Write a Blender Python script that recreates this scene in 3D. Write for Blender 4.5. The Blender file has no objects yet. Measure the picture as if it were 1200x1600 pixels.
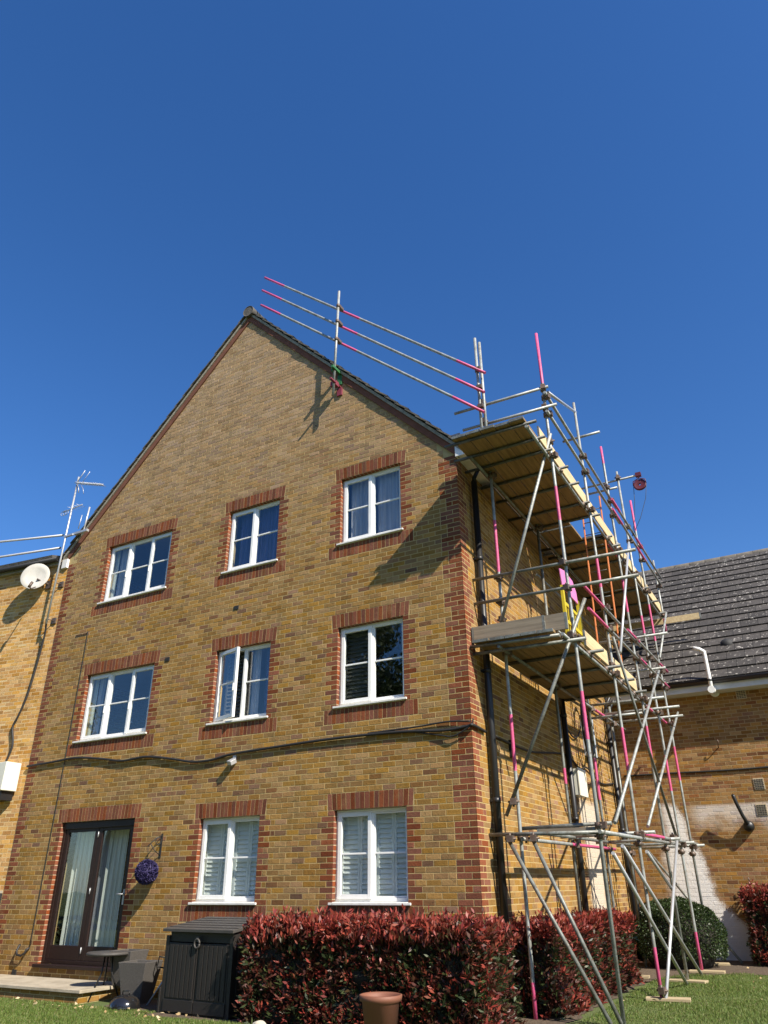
import bpy, bmesh, math, random
import numpy as np
from mathutils import Vector, Matrix
random.seed(7); rng = np.random.default_rng(7)
scene = bpy.context.scene
COL = scene.collection
R = math.radians

# ------------------------------------------------------------------ camera
cd = bpy.data.cameras.new('camera'); cam = bpy.data.objects.new('camera', cd); COL.objects.link(cam)
cd.sensor_fit = 'VERTICAL'; cd.sensor_height = 36.0; cd.lens = 1159.72/1600*36.0
cd.clip_start = 0.05; cd.clip_end = 3000
yaw, pitch, roll = -0.5092, 0.4688, -0.0081
fw = Vector((math.sin(yaw)*math.cos(pitch), math.cos(yaw)*math.cos(pitch), math.sin(pitch)))
rt = Vector((math.cos(yaw), -math.sin(yaw), 0)); up = rt.cross(fw)
r2 = rt*math.cos(roll)+up*math.sin(roll); u2 = -rt*math.sin(roll)+up*math.cos(roll)
cam.matrix_world = Matrix(((r2.x,u2.x,-fw.x,3.954),(r2.y,u2.y,-fw.y,-9.444),(r2.z,u2.z,-fw.z,1.256),(0,0,0,1)))
scene.camera = cam

# ------------------------------------------------------------------ sky, sun, exposure
SUN = Vector((2.65, -1.0, 2.55)).normalized()
el = math.asin(SUN.z); az = math.atan2(SUN.x, SUN.y)
w = bpy.data.worlds.new('World'); scene.world = w; w.use_nodes = True
nt = w.node_tree; nt.nodes.clear()
sky = nt.nodes.new('ShaderNodeTexSky'); sky.sky_type = 'NISHITA'; sky.sun_disc = False
sky.sun_elevation = el; sky.sun_rotation = az
sky.altitude = 0; sky.air_density = 1.0; sky.dust_density = 0.35; sky.ozone_density = 4.0
bg = nt.nodes.new('ShaderNodeBackground'); bg.inputs[1].default_value = 0.097
hs_ = nt.nodes.new('ShaderNodeHueSaturation'); hs_.inputs['Saturation'].default_value = 1.25; hs_.inputs['Hue'].default_value = 0.5085
wo = nt.nodes.new('ShaderNodeOutputWorld')
nt.links.new(sky.outputs[0], hs_.inputs['Color']); nt.links.new(hs_.outputs[0], bg.inputs[0]); nt.links.new(bg.outputs[0], wo.inputs[0])
ld = bpy.data.lights.new('sun', 'SUN'); ld.energy = 5.0; ld.angle = R(0.5); ld.color = (1.0, 0.92, 0.79)
sun = bpy.data.objects.new('sun', ld); COL.objects.link(sun)
sun.rotation_euler = (-SUN).to_track_quat('-Z', 'Y').to_euler(); sun.location = (30, -12, 30)
scene.view_settings.view_transform = 'Standard'; scene.view_settings.look = 'None'
scene.view_settings.exposure = 0.85; scene.view_settings.gamma = 1.0
scene.cycles.max_bounces = 8; scene.cycles.transparent_max_bounces = 16

# ------------------------------------------------------------------ materials
class G:
    """tiny builder of shader node expressions"""
    def __init__(s, name):
        s.m = bpy.data.materials.new(name); s.m.use_nodes = True
        s.t = s.m.node_tree; s.t.nodes.clear()
        s.out = s.t.nodes.new('ShaderNodeOutputMaterial')
        s.p = s.t.nodes.new('ShaderNodeBsdfPrincipled')
        s.t.links.new(s.p.outputs[0], s.out.inputs[0])
    def n(s, typ, **kw):
        x = s.t.nodes.new(typ)
        for k, v in kw.items(): setattr(x, k, v)
        return x
    def set(s, sock, v):
        if hasattr(v, 'is_linked') or hasattr(v, 'links'): s.t.links.new(v, sock)
        elif isinstance(v, (tuple, list)) and len(v) == 3 and sock.type == 'RGBA': sock.default_value = (*v, 1)
        else: sock.default_value = v
    def math(s, op, a, b=0.0, c=None, clamp=False):
        x = s.n('ShaderNodeMath', operation=op, use_clamp=clamp)
        s.set(x.inputs[0], a); s.set(x.inputs[1], b)
        if c is not None: s.set(x.inputs[2], c)
        return x.outputs[0]
    def mix(s, f, a, b, mode='MIX'):
        x = s.n('ShaderNodeMix', data_type='RGBA', blend_type=mode)
        s.set(x.inputs['Factor'], f); s.set(x.inputs[6], a); s.set(x.inputs[7], b)
        return x.outputs[2]
    def noise(s, vec, scale, detail=3.0, rough=0.55):
        x = s.n('ShaderNodeTexNoise'); s.set(x.inputs['Vector'], vec)
        x.inputs['Scale'].default_value = scale; x.inputs['Detail'].default_value = detail; x.inputs['Roughness'].default_value = rough
        return x.outputs[0]
    def step(s, v, a, b):
        x = s.n('ShaderNodeMapRange', interpolation_type='SMOOTHSTEP')
        s.set(x.inputs[0], v); s.set(x.inputs[1], a); s.set(x.inputs[2], b)
        return x.outputs[0]
    def ramp(s, v, stops, interp='LINEAR'):
        x = s.n('ShaderNodeValToRGB'); x.color_ramp.interpolation = interp
        e = x.color_ramp.elements
        while len(e) < len(stops): e.new(0.5)
        for k, (p, c) in zip(e, stops): k.position = p; k.color = (*c, 1)
        s.set(x.inputs[0], v); return x.outputs[0]
    def pos(s): return s.n('ShaderNodeNewGeometry').outputs['Position']
    def nrm(s): return s.n('ShaderNodeNewGeometry').outputs['True Normal']
    def obj(s): return s.n('ShaderNodeTexCoord').outputs['Object']
    def rnd(s): return s.n('ShaderNodeNewGeometry').outputs['Random Per Island']
    def sep(s, v):
        x = s.n('ShaderNodeSeparateXYZ'); s.set(x.inputs[0], v); return x.outputs
    def comb(s, a, b, c):
        x = s.n('ShaderNodeCombineXYZ')
        for i, v in enumerate((a, b, c)): s.set(x.inputs[i], v)
        return x.outputs[0]
    def bump(s, h, dist, strength=1.0):
        x = s.n('ShaderNodeBump'); x.inputs['Distance'].default_value = dist; x.inputs['Strength'].default_value = strength
        s.set(x.inputs['Height'], h); s.t.links.new(x.outputs[0], s.p.inputs['Normal'])
    def base(s, c): s.set(s.p.inputs['Base Color'], c)
    def rough(s, v): s.set(s.p.inputs['Roughness'], v)
    def spec(s, v): s.p.inputs['Specular IOR Level'].default_value = v

CH, BL = 0.0742, 0.212          # course height, brick length
def brick_mat(name, palette, mortar, soldier=False, seed=0.0, stain=0.35, paint=None):
    g = G(name); P = g.sep(g.pos()); N = g.sep(g.nrm())
    isx = g.math('GREATER_THAN', g.math('ABSOLUTE', N[0]), 0.7)
    u = g.math('ADD', P[0], g.math('MULTIPLY', isx, g.math('SUBTRACT', g.math('ADD', P[1], 0.115), P[0])))
    v = g.math('ADD', P[2], 60*CH - 2.236)      # course lines fall on the window heads
    u = g.math('ADD', u, 40*BL)
    wob = g.noise(g.pos(), 26.0, 2.0)
    wob = g.math('MULTIPLY', g.math('SUBTRACT', wob, 0.5), 0.009)
    low = g.math('MULTIPLY', g.math('SUBTRACT', g.noise(g.pos(), 1.6, 1.0), 0.5), 0.006)
    v = g.math('ADD', v, low)
    if soldier: u, v = v, u
    row = g.math('FLOOR', g.math('DIVIDE', v, CH))
    half = g.math('MULTIPLY', g.math('MODULO', row, 2.0), BL*0.5) if not soldier else 0.0
    wn = g.n('ShaderNodeTexWhiteNoise', noise_dimensions='2D'); g.set(wn.inputs['Vector'], g.comb(row, seed+3.3, 0.0))
    jit = g.math('MULTIPLY', wn.outputs[0], 0.03) if not soldier else 0.0
    uu = g.math('ADD', g.math('ADD', u, half), jit)
    if soldier: uu = g.math('ADD', uu, 0.0)
    colm = g.math('FLOOR', g.math('DIVIDE', uu, BL))
    fu = g.math('SUBTRACT', uu, g.math('MULTIPLY', colm, BL)); fv = g.math('SUBTRACT', v, g.math('MULTIPLY', row, CH))
    du = g.math('MINIMUM', fu, g.math('SUBTRACT', BL, fu)); dv = g.math('MINIMUM', fv, g.math('SUBTRACT', CH, fv))
    d = g.math('ADD', g.math('MINIMUM', du, dv), wob)
    mask = g.step(d, 0.0042, 0.0088)
    wn2 = g.n('ShaderNodeTexWhiteNoise', noise_dimensions='3D'); g.set(wn2.inputs['Vector'], g.comb(colm, row, seed+0.37))
    r1 = wn2.outputs[0]; rc = g.sep(wn2.outputs[1])
    big = g.noise(g.pos(), 0.55, 3.0); mid = g.noise(g.pos(), 9.0, 4.0, 0.7); fine = g.noise(g.pos(), 70.0, 4.0, 0.7)
    sel = g.math('ADD', r1, g.math('MULTIPLY', g.math('SUBTRACT', big, 0.5), 0.5), clamp=True)
    c = g.ramp(sel, palette, 'LINEAR')
    val = g.math('ADD', 0.60, g.math('ADD', g.math('MULTIPLY', rc[1], 0.26), g.math('MULTIPLY', mid, 0.55)))
    hsv = g.n('ShaderNodeHueSaturation'); g.set(hsv.inputs['Color'], c); g.set(hsv.inputs['Value'], val)
    g.set(hsv.inputs['Saturation'], g.math('ADD', 0.84, g.math('MULTIPLY', rc[2], 0.25)))
    c = hsv.outputs[0]
    c = g.mix(g.math('MULTIPLY', g.step(mid, 0.60, 0.74), stain), c, (0.075, 0.055, 0.032))
    c = g.mix(g.math('MULTIPLY', g.step(fine, 0.58, 0.75), 0.35), c, (0.12, 0.09, 0.05))
    mo = g.mix(g.math('MULTIPLY', fine, 0.5), mortar, tuple(x*0.55 for x in mortar))
    c = g.mix(mask, mo, c)
    streak = g.noise(g.comb(g.math('MULTIPLY', P[0], 3.0), g.math('MULTIPLY', P[1], 3.0), g.math('MULTIPLY', P[2], 0.45)), 1.0, 4.0, 0.65)
    c = g.mix(g.math('MULTIPLY', g.step(streak, 0.50, 0.72), 0.32), c, (0.10, 0.085, 0.035), 'MIX')
    if paint: c = paint(g, P, c, fine, big)
    g.base(c); g.rough(0.92); g.spec(0.25)
    h = g.math('ADD', g.math('MULTIPLY', mask, 0.75), g.math('ADD', g.math('MULTIPLY', fine, 0.25), g.math('MULTIPLY', rc[0], 0.30)))
    h = g.math('ADD', h, g.math('MULTIPLY', mid, 0.35))
    g.bump(h, 0.009, 1.0)
    return g.m

YEL = [(0.0, (0.145, 0.068, 0.036)), (0.05, (0.195, 0.094, 0.038)), (0.13, (0.245, 0.127, 0.033)), (0.4, (0.275, 0.147, 0.031)), (0.7, (0.308, 0.168, 0.038)), (0.89, (0.318, 0.175, 0.050)), (0.96, (0.270, 0.138, 0.056)), (1.0, (0.215, 0.105, 0.054))]
ORG = [(0.0, (0.138, 0.054, 0.022)), (0.1, (0.212, 0.096, 0.028)), (0.4, (0.276, 0.140, 0.036)), (0.8, (0.319, 0.169, 0.044)), (0.93, (0.266, 0.113, 0.038)), (1.0, (0.181, 0.069, 0.030))]
PAL = [(0.0, (0.368, 0.173, 0.040)), (0.3, (0.478, 0.244, 0.060)), (0.7, (0.534, 0.291, 0.074)), (0.9, (0.570, 0.331, 0.097)), (1.0, (0.414, 0.188, 0.049))]
RED = [(0.0, (0.134, 0.037, 0.017)), (0.4, (0.186, 0.052, 0.021)), (0.8, (0.216, 0.062, 0.024)), (1.0, (0.170, 0.057, 0.026))]
MOR = (0.50, 0.375, 0.175); MORR = (0.46, 0.34, 0.22)
def brick2(name, palette, paint=None, pale=0.0, damp=0.35):
    """material of separately modelled bricks: one tone per brick, grain, weathering, some sheen painted in higher up"""
    g = G(name); P = g.sep(g.pos()); r = g.rnd()
    wn = g.n('ShaderNodeTexWhiteNoise', noise_dimensions='1D'); g.set(wn.inputs['W'], g.math('MULTIPLY', r, 913.7)); rc = g.sep(wn.outputs[1])
    big = g.noise(g.pos(), 0.45, 3.0); mid = g.noise(g.pos(), 13.0, 4.0, 0.7); fine = g.noise(g.pos(), 85.0, 4.0, 0.75)
    sel = g.math('ADD', r, g.math('MULTIPLY', g.math('SUBTRACT', big, 0.5), 0.35), clamp=True)
    c = g.ramp(sel, palette)
    if pale: c = g.mix(g.math('MULTIPLY', g.step(g.math('ADD', P[2], g.math('MULTIPLY', big, 3.0)), 6.5, 12.5), pale), c, (0.345, 0.228, 0.135))  # paler with height: lichen weathering plus view-angle sheen mixed into the colour
    hsv = g.n('ShaderNodeHueSaturation'); g.set(hsv.inputs['Color'], c)
    g.set(hsv.inputs['Value'], g.math('ADD', 0.50, g.math('ADD', g.math('MULTIPLY', rc[1], 0.36), g.math('ADD', g.math('MULTIPLY', mid, 0.45), g.math('MULTIPLY', fine, 0.22)))))
    g.set(hsv.inputs['Saturation'], g.math('ADD', 0.84, g.math('MULTIPLY', rc[2], 0.2))); c = hsv.outputs[0]
    c = g.mix(g.math('MULTIPLY', g.step(g.math('ADD', mid, g.math('MULTIPLY', fine, 0.25)), 0.68, 0.84), 0.55), c, (0.060, 0.042, 0.022))
    streak = g.noise(g.comb(g.math('MULTIPLY', P[0], 2.6), g.math('MULTIPLY', P[1], 2.6), g.math('MULTIPLY', P[2], 0.5)), 1.0, 5.0, 0.7)
    c = g.mix(g.math('MULTIPLY', g.step(streak, 0.50, 0.70), damp), c, (0.105, 0.082, 0.026))
    blot = g.noise(g.pos(), 2.3, 5.0, 0.7)
    c = g.mix(g.math('MULTIPLY', g.step(blot, 0.54, 0.70), 0.42), c, (0.12, 0.068, 0.022)); c = g.mix(g.math('MULTIPLY', g.step(blot, 0.46, 0.30), 0.22), c, (0.40, 0.28, 0.14))
    c = g.mix(g.math('MULTIPLY', g.step(g.math('ADD', P[2], blot), 1.0, 0.25), 0.45), c, (0.07, 0.055, 0.022))
    if paint: c = paint(g, P, c, fine, big)
    g.base(c); g.rough(0.93); g.spec(0.2); g.bump(g.math('ADD', g.math('MULTIPLY', fine, 0.5), mid), 0.006); return g.m
def mortar2(name, col, paint=None):
    g = G(name); P = g.sep(g.pos()); fine = g.noise(g.pos(), 90.0, 4.0, 0.7); big = g.noise(g.pos(), 1.4, 4.0)
    c = g.mix(g.math('MULTIPLY', fine, 0.5), col, tuple(x*0.6 for x in col)); c = g.mix(g.math('MULTIPLY', g.step(big, 0.5, 0.7), 0.4), c, tuple(x*0.5 for x in col))
    if paint: c = paint(g, P, c, fine, big)
    g.base(c); g.rough(0.97); g.spec(0.1); g.bump(fine, 0.004); return g.m

def side_paint(g, P, c, fine, big):
    e = g.math('ADD', P[1], g.math('MULTIPLY', g.math('SUBTRACT', g.noise(g.pos(), 1.7, 4.0), 0.5), 0.7))
    m = g.math('MULTIPLY', g.step(e, 4.75, 4.95), g.math('SUBTRACT', 1.0, g.step(e, 5.75, 5.95)))
    m = g.math('MULTIPLY', m, g.math('SUBTRACT', 1.0, g.step(P[2], 2.55, 2.75)))
    m = g.math('MULTIPLY', m, g.math('SUBTRACT', 0.85, g.math('MULTIPLY', fine, 0.35)))
    return g.mix(m, c, (0.60, 0.55, 0.47))
def annex_paint(g, P, c, fine, big):
    n = g.math('MULTIPLY', g.math('SUBTRACT', g.noise(g.pos(), 1.5, 4.0, 0.6), 0.5), 0.55)
    right = g.math('ADD', g.math('SUBTRACT', 1.95, g.math('MULTIPLY', 0.32, P[2])), g.math('MULTIPLY', g.step(P[2], 1.0, 0.2), 0.35))
    x = g.math('ADD', P[0], n)
    m = g.math('MULTIPLY', g.step(x, 0.62, 0.9), g.math('SUBTRACT', 1.0, g.step(g.math('ADD', g.math('SUBTRACT', x, right), g.math('MULTIPLY', g.math('SUBTRACT', fine, 0.5), 0.5)), -0.04, 0.08)))
    m = g.math('MULTIPLY', m, g.math('SUBTRACT', 1.0, g.step(P[2], 2.72, 2.86)))
    band = g.math('MULTIPLY', g.math('SUBTRACT', 1.0, g.step(P[2], 2.70, 2.78)), g.step(g.math('ADD', P[2], g.math('MULTIPLY', n, 1.4)), 2.25, 2.6))
    band = g.math('MULTIPLY', band, g.math('MULTIPLY', g.step(P[0], 1.2, 1.6), 0.55))
    m = g.math('MULTIPLY', g.math('MAXIMUM', m, band), g.math('SUBTRACT', 1.10, g.math('MULTIPLY', fine, 0.42), clamp=True))
    return g.mix(m, c, (0.82, 0.80, 0.77))

M = {}
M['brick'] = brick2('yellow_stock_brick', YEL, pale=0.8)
M['brick_side'] = brick2('yellow_stock_brick_side', YEL, paint=side_paint)
M['brick_annex'] = brick2('orange_stock_brick', ORG, paint=annex_paint)
M['brick_pale'] = brick2('pale_stock_brick', PAL, damp=0.15)
M['redb'] = brick2('red_brick_unit', RED, damp=0.12)
M['mortar_wall'] = mortar2('lime_mortar', MOR)
M['mortar_side'] = mortar2('lime_mortar_side', MOR, side_paint)
M['mortar_annex'] = mortar2('lime_mortar_annex', (0.42, 0.31, 0.165), annex_paint)
M['mortar_pale'] = mortar2('lime_mortar_pale', (0.66, 0.49, 0.26))
M['mortar_red'] = mortar2('red_mortar', MORR)
M['brick_flat'] = brick_mat('far_brick', YEL, MOR)
M['red'] = brick_mat('red_brick', RED, MORR, seed=11, stain=0.15)
M['soldier'] = brick_mat('red_soldier_brick', RED, MORR, soldier=True, seed=13, stain=0.15)

def simple(name, col, rough=0.6, metal=0.0, nscale=8.0, namt=0.25, bump=0.0, bscale=40.0, spec=0.5, dirt=None):
    g = G(name); v = g.obj(); n = g.noise(v, nscale, 4.0, 0.6)
    c = g.mix(g.math('MULTIPLY', g.step(n, 0.35, 0.7), namt), col, dirt or tuple(x*0.55 for x in col))
    g.base(c); g.rough(g.math('ADD', rough-0.06, g.math('MULTIPLY', n, 0.14))); g.p.inputs['Metallic'].default_value = metal; g.spec(spec)
    if bump: g.bump(g.noise(v, bscale, 4.0), bump)
    return g.m
M['upvc'] = simple('white_painted_frame', (0.80, 0.80, 0.78), 0.35, nscale=5, namt=0.16, dirt=(0.55, 0.53, 0.47))
M['sill'] = simple('weathered_white_sill', (0.76, 0.75, 0.71), 0.5, nscale=9, namt=0.35, dirt=(0.45, 0.42, 0.36), bump=0.002)
M['fascia'] = simple('white_fascia', (0.74, 0.74, 0.72), 0.45, nscale=4, namt=0.25)
M['grey_fascia'] = simple('grey_white_fascia', (0.62, 0.63, 0.64), 0.5, nscale=4, namt=0.25)
M['door'] = simple('dark_brown_timber', (0.022, 0.012, 0.010), 0.4, nscale=14, namt=0.4, spec=0.35)
M['black'] = simple('black_plastic', (0.012, 0.012, 0.013), 0.42, nscale=9, namt=0.3)
M['cable'] = simple('black_cable', (0.02, 0.018, 0.017), 0.6)
def tube_mat(name, col, dark, splash, metal=.3, rough=.5, pink=False):
    g = G(name); P = g.obj(); n = g.noise(P, 6.0, 5.0, 0.7); f = g.noise(P, 38.0, 4.0, 0.65); rr = g.rnd()
    c = g.mix(g.step(n, 0.36, 0.66), col, dark)
    c = g.mix(g.math('MULTIPLY', g.step(f, 0.58, 0.66), 0.8), c, splash)
    c = g.mix(g.math('MULTIPLY', g.step(g.noise(P, 17.0, 5.0, 0.7), 0.60, 0.68), 0.7), c, (0.11, 0.055, 0.030) if not pink else (0.28, 0.24, 0.24))
    hs = g.n('ShaderNodeHueSaturation'); g.set(hs.inputs['Color'], c); g.set(hs.inputs['Value'], g.math('ADD', 0.8, g.math('MULTIPLY', rr, 0.4)))
    g.base(hs.outputs[0]); g.p.inputs['Metallic'].default_value = metal; g.rough(g.math('ADD', rough-.1, g.math('MULTIPLY', n, 0.25))); g.bump(f, 0.0015); return g.m
M['steel'] = tube_mat('galvanised_steel', (0.33, 0.35, 0.34), (0.20, 0.20, 0.18), (0.42, 0.41, 0.38))
M['steel_old'] = tube_mat('weathered_steel', (0.20, 0.215, 0.20), (0.105, 0.10, 0.085), (0.30, 0.29, 0.26))
M['steel_dark'] = tube_mat('shaded_weathered_steel', (0.10, 0.105, 0.10), (0.05, 0.048, 0.04), (0.17, 0.165, 0.15), metal=.2)  # weathered steel with under-deck shade put into its colour; also ladder rungs
M['pink'] = tube_mat('pink_tube_paint', (0.56, 0.075, 0.20), (0.45, 0.06, 0.16), (0.52, 0.20, 0.28), metal=0.0, pink=True)
M['coupler'] = simple('rusty_coupler', (0.16, 0.13, 0.11), 0.6, metal=0.6, nscale=20, namt=0.6, dirt=(0.10, 0.045, 0.025))
M['coupler_red'] = simple('maroon_coupler', (0.20, 0.03, 0.055), 0.6, nscale=20, namt=0.5)
def wood(name, col, dark, along='y', sc=1.0):
    g = G(name); P = g.sep(g.obj()); r = g.rnd()
    k = {'x': (1.2, 22, 22), 'y': (22, 1.2, 22), 'z': (22, 22, 1.2)}[along]
    v = g.comb(*[g.math('ADD', g.math('MULTIPLY', P[i], k[i]*sc), g.math('MULTIPLY', r, 37.0)) for i in range(3)])
    n = g.noise(v, 1.0, 5.0, 0.65)
    c = g.mix(g.step(n, 0.35, 0.75), col, dark)
    c = g.mix(g.math('MULTIPLY', g.noise(g.obj(), 3.0, 3.0), 0.35), c, tuple(x*0.5 for x in col))
    hs = g.n('ShaderNodeHueSaturation'); g.set(hs.inputs['Color'], c); g.set(hs.inputs['Value'], g.math('ADD', 0.75, g.math('MULTIPLY', r, 0.5)))
    g.base(hs.outputs[0]); g.rough(0.8); g.bump(n, 0.003)
    return g.m
M['board'] = wood('scaffold_board_timber', (0.27, 0.175, 0.072), (0.145, 0.09, 0.038), 'y')
M['board_new'] = wood('new_timber', (0.62, 0.49, 0.28), (0.46, 0.33, 0.17), 'y')
M['board_grey'] = wood('weathered_timber', (0.25, 0.205, 0.15), (0.13, 0.105, 0.075), 'x')
M['sole'] = wood('sole_board_timber', (0.55, 0.45, 0.28), (0.36, 0.27, 0.15), 'x')
M['shedmat'] = simple('brown_black_plastic', (0.020, 0.0165, 0.0145), 0.55, nscale=30, namt=0.4, bump=0.002, bscale=90)
M['shedlid'] = simple('grey_brown_lid', (0.060, 0.055, 0.050), 0.6, nscale=10, namt=0.4, bump=0.002, bscale=90)
M['rattan'] = simple('grey_rattan', (0.085, 0.078, 0.072), 0.7, nscale=60, namt=0.6, bump=0.004, bscale=120)
M['bbq'] = simple('black_enamel', (0.012, 0.012, 0.013), 0.12, spec=0.8, namt=0.1)
M['terracotta'] = simple('terracotta_plastic', (0.185, 0.072, 0.042), 0.65, nscale=7, namt=0.3, dirt=(0.17, 0.065, 0.04))
M['stone'] = simple('pale_stone', (0.52, 0.47, 0.38), 0.9, nscale=6, namt=0.5, bump=0.01, bscale=30)
M['slab'] = simple('paving_slab', (0.38, 0.33, 0.25), 0.9, nscale=3.5, namt=0.6, dirt=(0.20, 0.165, 0.115), bump=0.004, bscale=60)
M['soil'] = simple('bare_soil', (0.10, 0.07, 0.045), 0.95, nscale=9, namt=0.6, bump=0.03, bscale=26)
M['vent_clay'] = simple('clay_vent', (0.52, 0.42, 0.28), 0.85, nscale=20, namt=0.4)
M['cowl'] = simple('dark_vent', (0.02, 0.02, 0.02), 0.7)
M['white_pipe'] = simple('white_pipe_plastic', (0.78, 0.78, 0.75), 0.4, namt=0.15)
M['meter'] = simple('cream_meter_box', (0.66, 0.65, 0.56), 0.5, namt=0.15, nscale=4)
M['meter_grey'] = simple('grey_meter_box', (0.42, 0.46, 0.50), 0.5, namt=0.2, nscale=4)
M['dish'] = simple('grey_dish', (0.50, 0.48, 0.43), 0.55, namt=0.25, nscale=6)
M['alum'] = simple('aluminium', (0.50, 0.51, 0.52), 0.42, metal=0.5, namt=0.3)
M['yellow'] = simple('yellow_plastic', (0.55, 0.44, 0.02), 0.45, namt=0.2)
M['pinkplate'] = simple('pink_plastic', (0.66, 0.20, 0.44), 0.5, namt=0.12)
M['orange'] = simple('orange_fibreglass', (0.62, 0.20, 0.06), 0.5, namt=0.25)
M['redwheel'] = simple('red_iron', (0.11, 0.014, 0.022), 0.5, namt=0.4)
M['rope'] = simple('dark_rope', (0.035, 0.05, 0.08), 0.8)
M['green_iron'] = simple('green_iron', (0.03, 0.14, 0.045), 0.5, namt=0.3)
M['purple'] = simple('purple_petals', (0.030, 0.022, 0.095), 0.7, nscale=50, namt=0.5)
M['lamp_grey'] = simple('grey_lamp_body', (0.45, 0.45, 0.46), 0.4, metal=0.3)
M['mortar'] = simple('verge_mortar', (0.30, 0.27, 0.21), 0.95, nscale=14, namt=0.6, bump=0.01, bscale=50)
M['plaster'] = simple('interior_plaster', (0.30, 0.30, 0.31), 0.9, namt=0.1)
M['lead'] = simple('lead_flashing', (0.16, 0.165, 0.18), 0.6, namt=0.3)
M['fence'] = wood('dark_fence', (0.035, 0.045, 0.032), (0.018, 0.022, 0.016), 'z')
M['lens'] = simple('lamp_lens', (0.5, 0.5, 0.5), 0.1)

def cloth(name, col, dark, freq=34.0):
    g = G(name); P = g.sep(g.obj())
    n = g.noise(g.comb(g.math('MULTIPLY', P[0], freq), g.math('MULTIPLY', P[1], 6.0), g.math('MULTIPLY', P[2], 0.8)), 1.0, 3.0)
    g.base(g.mix(g.step(n, 0.35, 0.7), col, dark)); g.rough(0.9)
    return g.m
M['curtain_grey'] = cloth('grey_curtain', (0.40, 0.40, 0.44), (0.24, 0.25, 0.29))
M['curtain_blue'] = cloth('blue_curtain', (0.055, 0.075, 0.20), (0.025, 0.035, 0.10))
M['curtain_white'] = cloth('white_curtain', (0.74, 0.76, 0.70), (0.52, 0.56, 0.50))
M['shutter'] = simple('grey_white_shutter', (0.80, 0.84, 0.83), 0.5, namt=0.08)

M['shutter_dark'] = simple('dark_slat_blind', (0.06, 0.065, 0.06), 0.6, namt=0.2)
def glass():
    g = G('window_glass'); g.t.nodes.remove(g.p)
    tr = g.n('ShaderNodeBsdfTransparent'); tr.inputs[0].default_value = (0.95, 0.97, 0.965, 1)
    gl = g.n('ShaderNodeBsdfGlossy'); gl.inputs['Roughness'].default_value = 0.015; gl.inputs[0].default_value = (0.95, 0.97, 1, 1)
    ge = g.n('ShaderNodeNewGeometry'); dt = g.n('ShaderNodeVectorMath', operation='DOT_PRODUCT')
    g.t.links.new(ge.outputs['Incoming'], dt.inputs[0]); g.t.links.new(ge.outputs['Normal'], dt.inputs[1])
    k = g.math('POWER', g.math('SUBTRACT', 1.0, g.math('ABSOLUTE', dt.outputs['Value']), clamp=True), 5.0)
    fz = g.math('ADD', 0.075, g.math('MULTIPLY', k, 0.90))
    b = g.n('ShaderNodeBump'); b.inputs['Distance'].default_value = 0.004; b.inputs['Strength'].default_value = 0.35
    g.set(b.inputs['Height'], g.noise(g.pos(), 2.2, 1.0)); g.t.links.new(b.outputs[0], gl.inputs['Normal'])
    mx = g.n('ShaderNodeMixShader'); g.t.links.new(fz, mx.inputs[0]); g.t.links.new(tr.outputs[0], mx.inputs[1]); g.t.links.new(gl.outputs[0], mx.inputs[2])
    g.t.links.new(mx.outputs[0], g.out.inputs[0]); return g.m
M['glass'] = glass()

def tile_mat():
    g = G('grey_roof_tile'); P = g.sep(g.obj()); r = g.rnd()
    v = g.obj(); n = g.noise(v, 5.0, 5.0, 0.65); sp = g.noise(v, 13.0, 4.0, 0.62); lo = g.noise(v, 1.1, 3.0)
    row = g.math('FLOOR', g.math('DIVIDE', P[1], 0.40))
    u = g.math('ADD', P[0], g.math('MULTIPLY', g.math('MODULO', row, 2.0), 0.19))
    cell = g.math('FLOOR', g.math('DIVIDE', u, 0.38)); fu = g.math('SUBTRACT', u, g.math('MULTIPLY', cell, 0.38))
    wn = g.n('ShaderNodeTexWhiteNoise', noise_dimensions='2D'); g.set(wn.inputs['Vector'], g.comb(cell, row, 0.0))
    c = g.ramp(n, [(0.25, (0.030, 0.026, 0.024)), (0.6, (0.050, 0.044, 0.040)), (0.85, (0.068, 0.060, 0.052))])
    hs = g.n('ShaderNodeHueSaturation'); g.set(hs.inputs['Color'], c); g.set(hs.inputs['Value'], g.math('ADD', 0.72, g.math('MULTIPLY', wn.outputs[0], 0.55)))
    c = hs.outputs[0]
    lich = g.math('MULTIPLY', g.step(sp, 0.61, 0.65), g.step(lo, 0.30, 0.55))
    c = g.mix(g.math('MULTIPLY', lich, 0.85), c, (0.50, 0.47, 0.42))
    sp2 = g.noise(v, 34.0, 3.0, 0.6)
    c = g.mix(g.math('MULTIPLY', g.step(sp2, 0.66, 0.70), 0.55), c, (0.36, 0.34, 0.30))
    gap = g.step(fu, 0.004, 0.011)
    c = g.mix(gap, (0.010, 0.010, 0.010), c)
    g.base(c); g.rough(0.88); g.bump(g.math('ADD', g.math('MULTIPLY', gap, 0.7), g.math('MULTIPLY', n, 0.3)), 0.012)
    return g.m
M['tile'] = tile_mat()
M['verge_tile'] = simple('dark_verge_tile', (0.075, 0.068, 0.060), 0.9, nscale=6, namt=0.6, dirt=(0.16, 0.14, 0.11), bump=0.01, bscale=30)
M['undercloak'] = simple('red_undercloak', (0.17, 0.062, 0.035), 0.9, nscale=9, namt=0.5)

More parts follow.
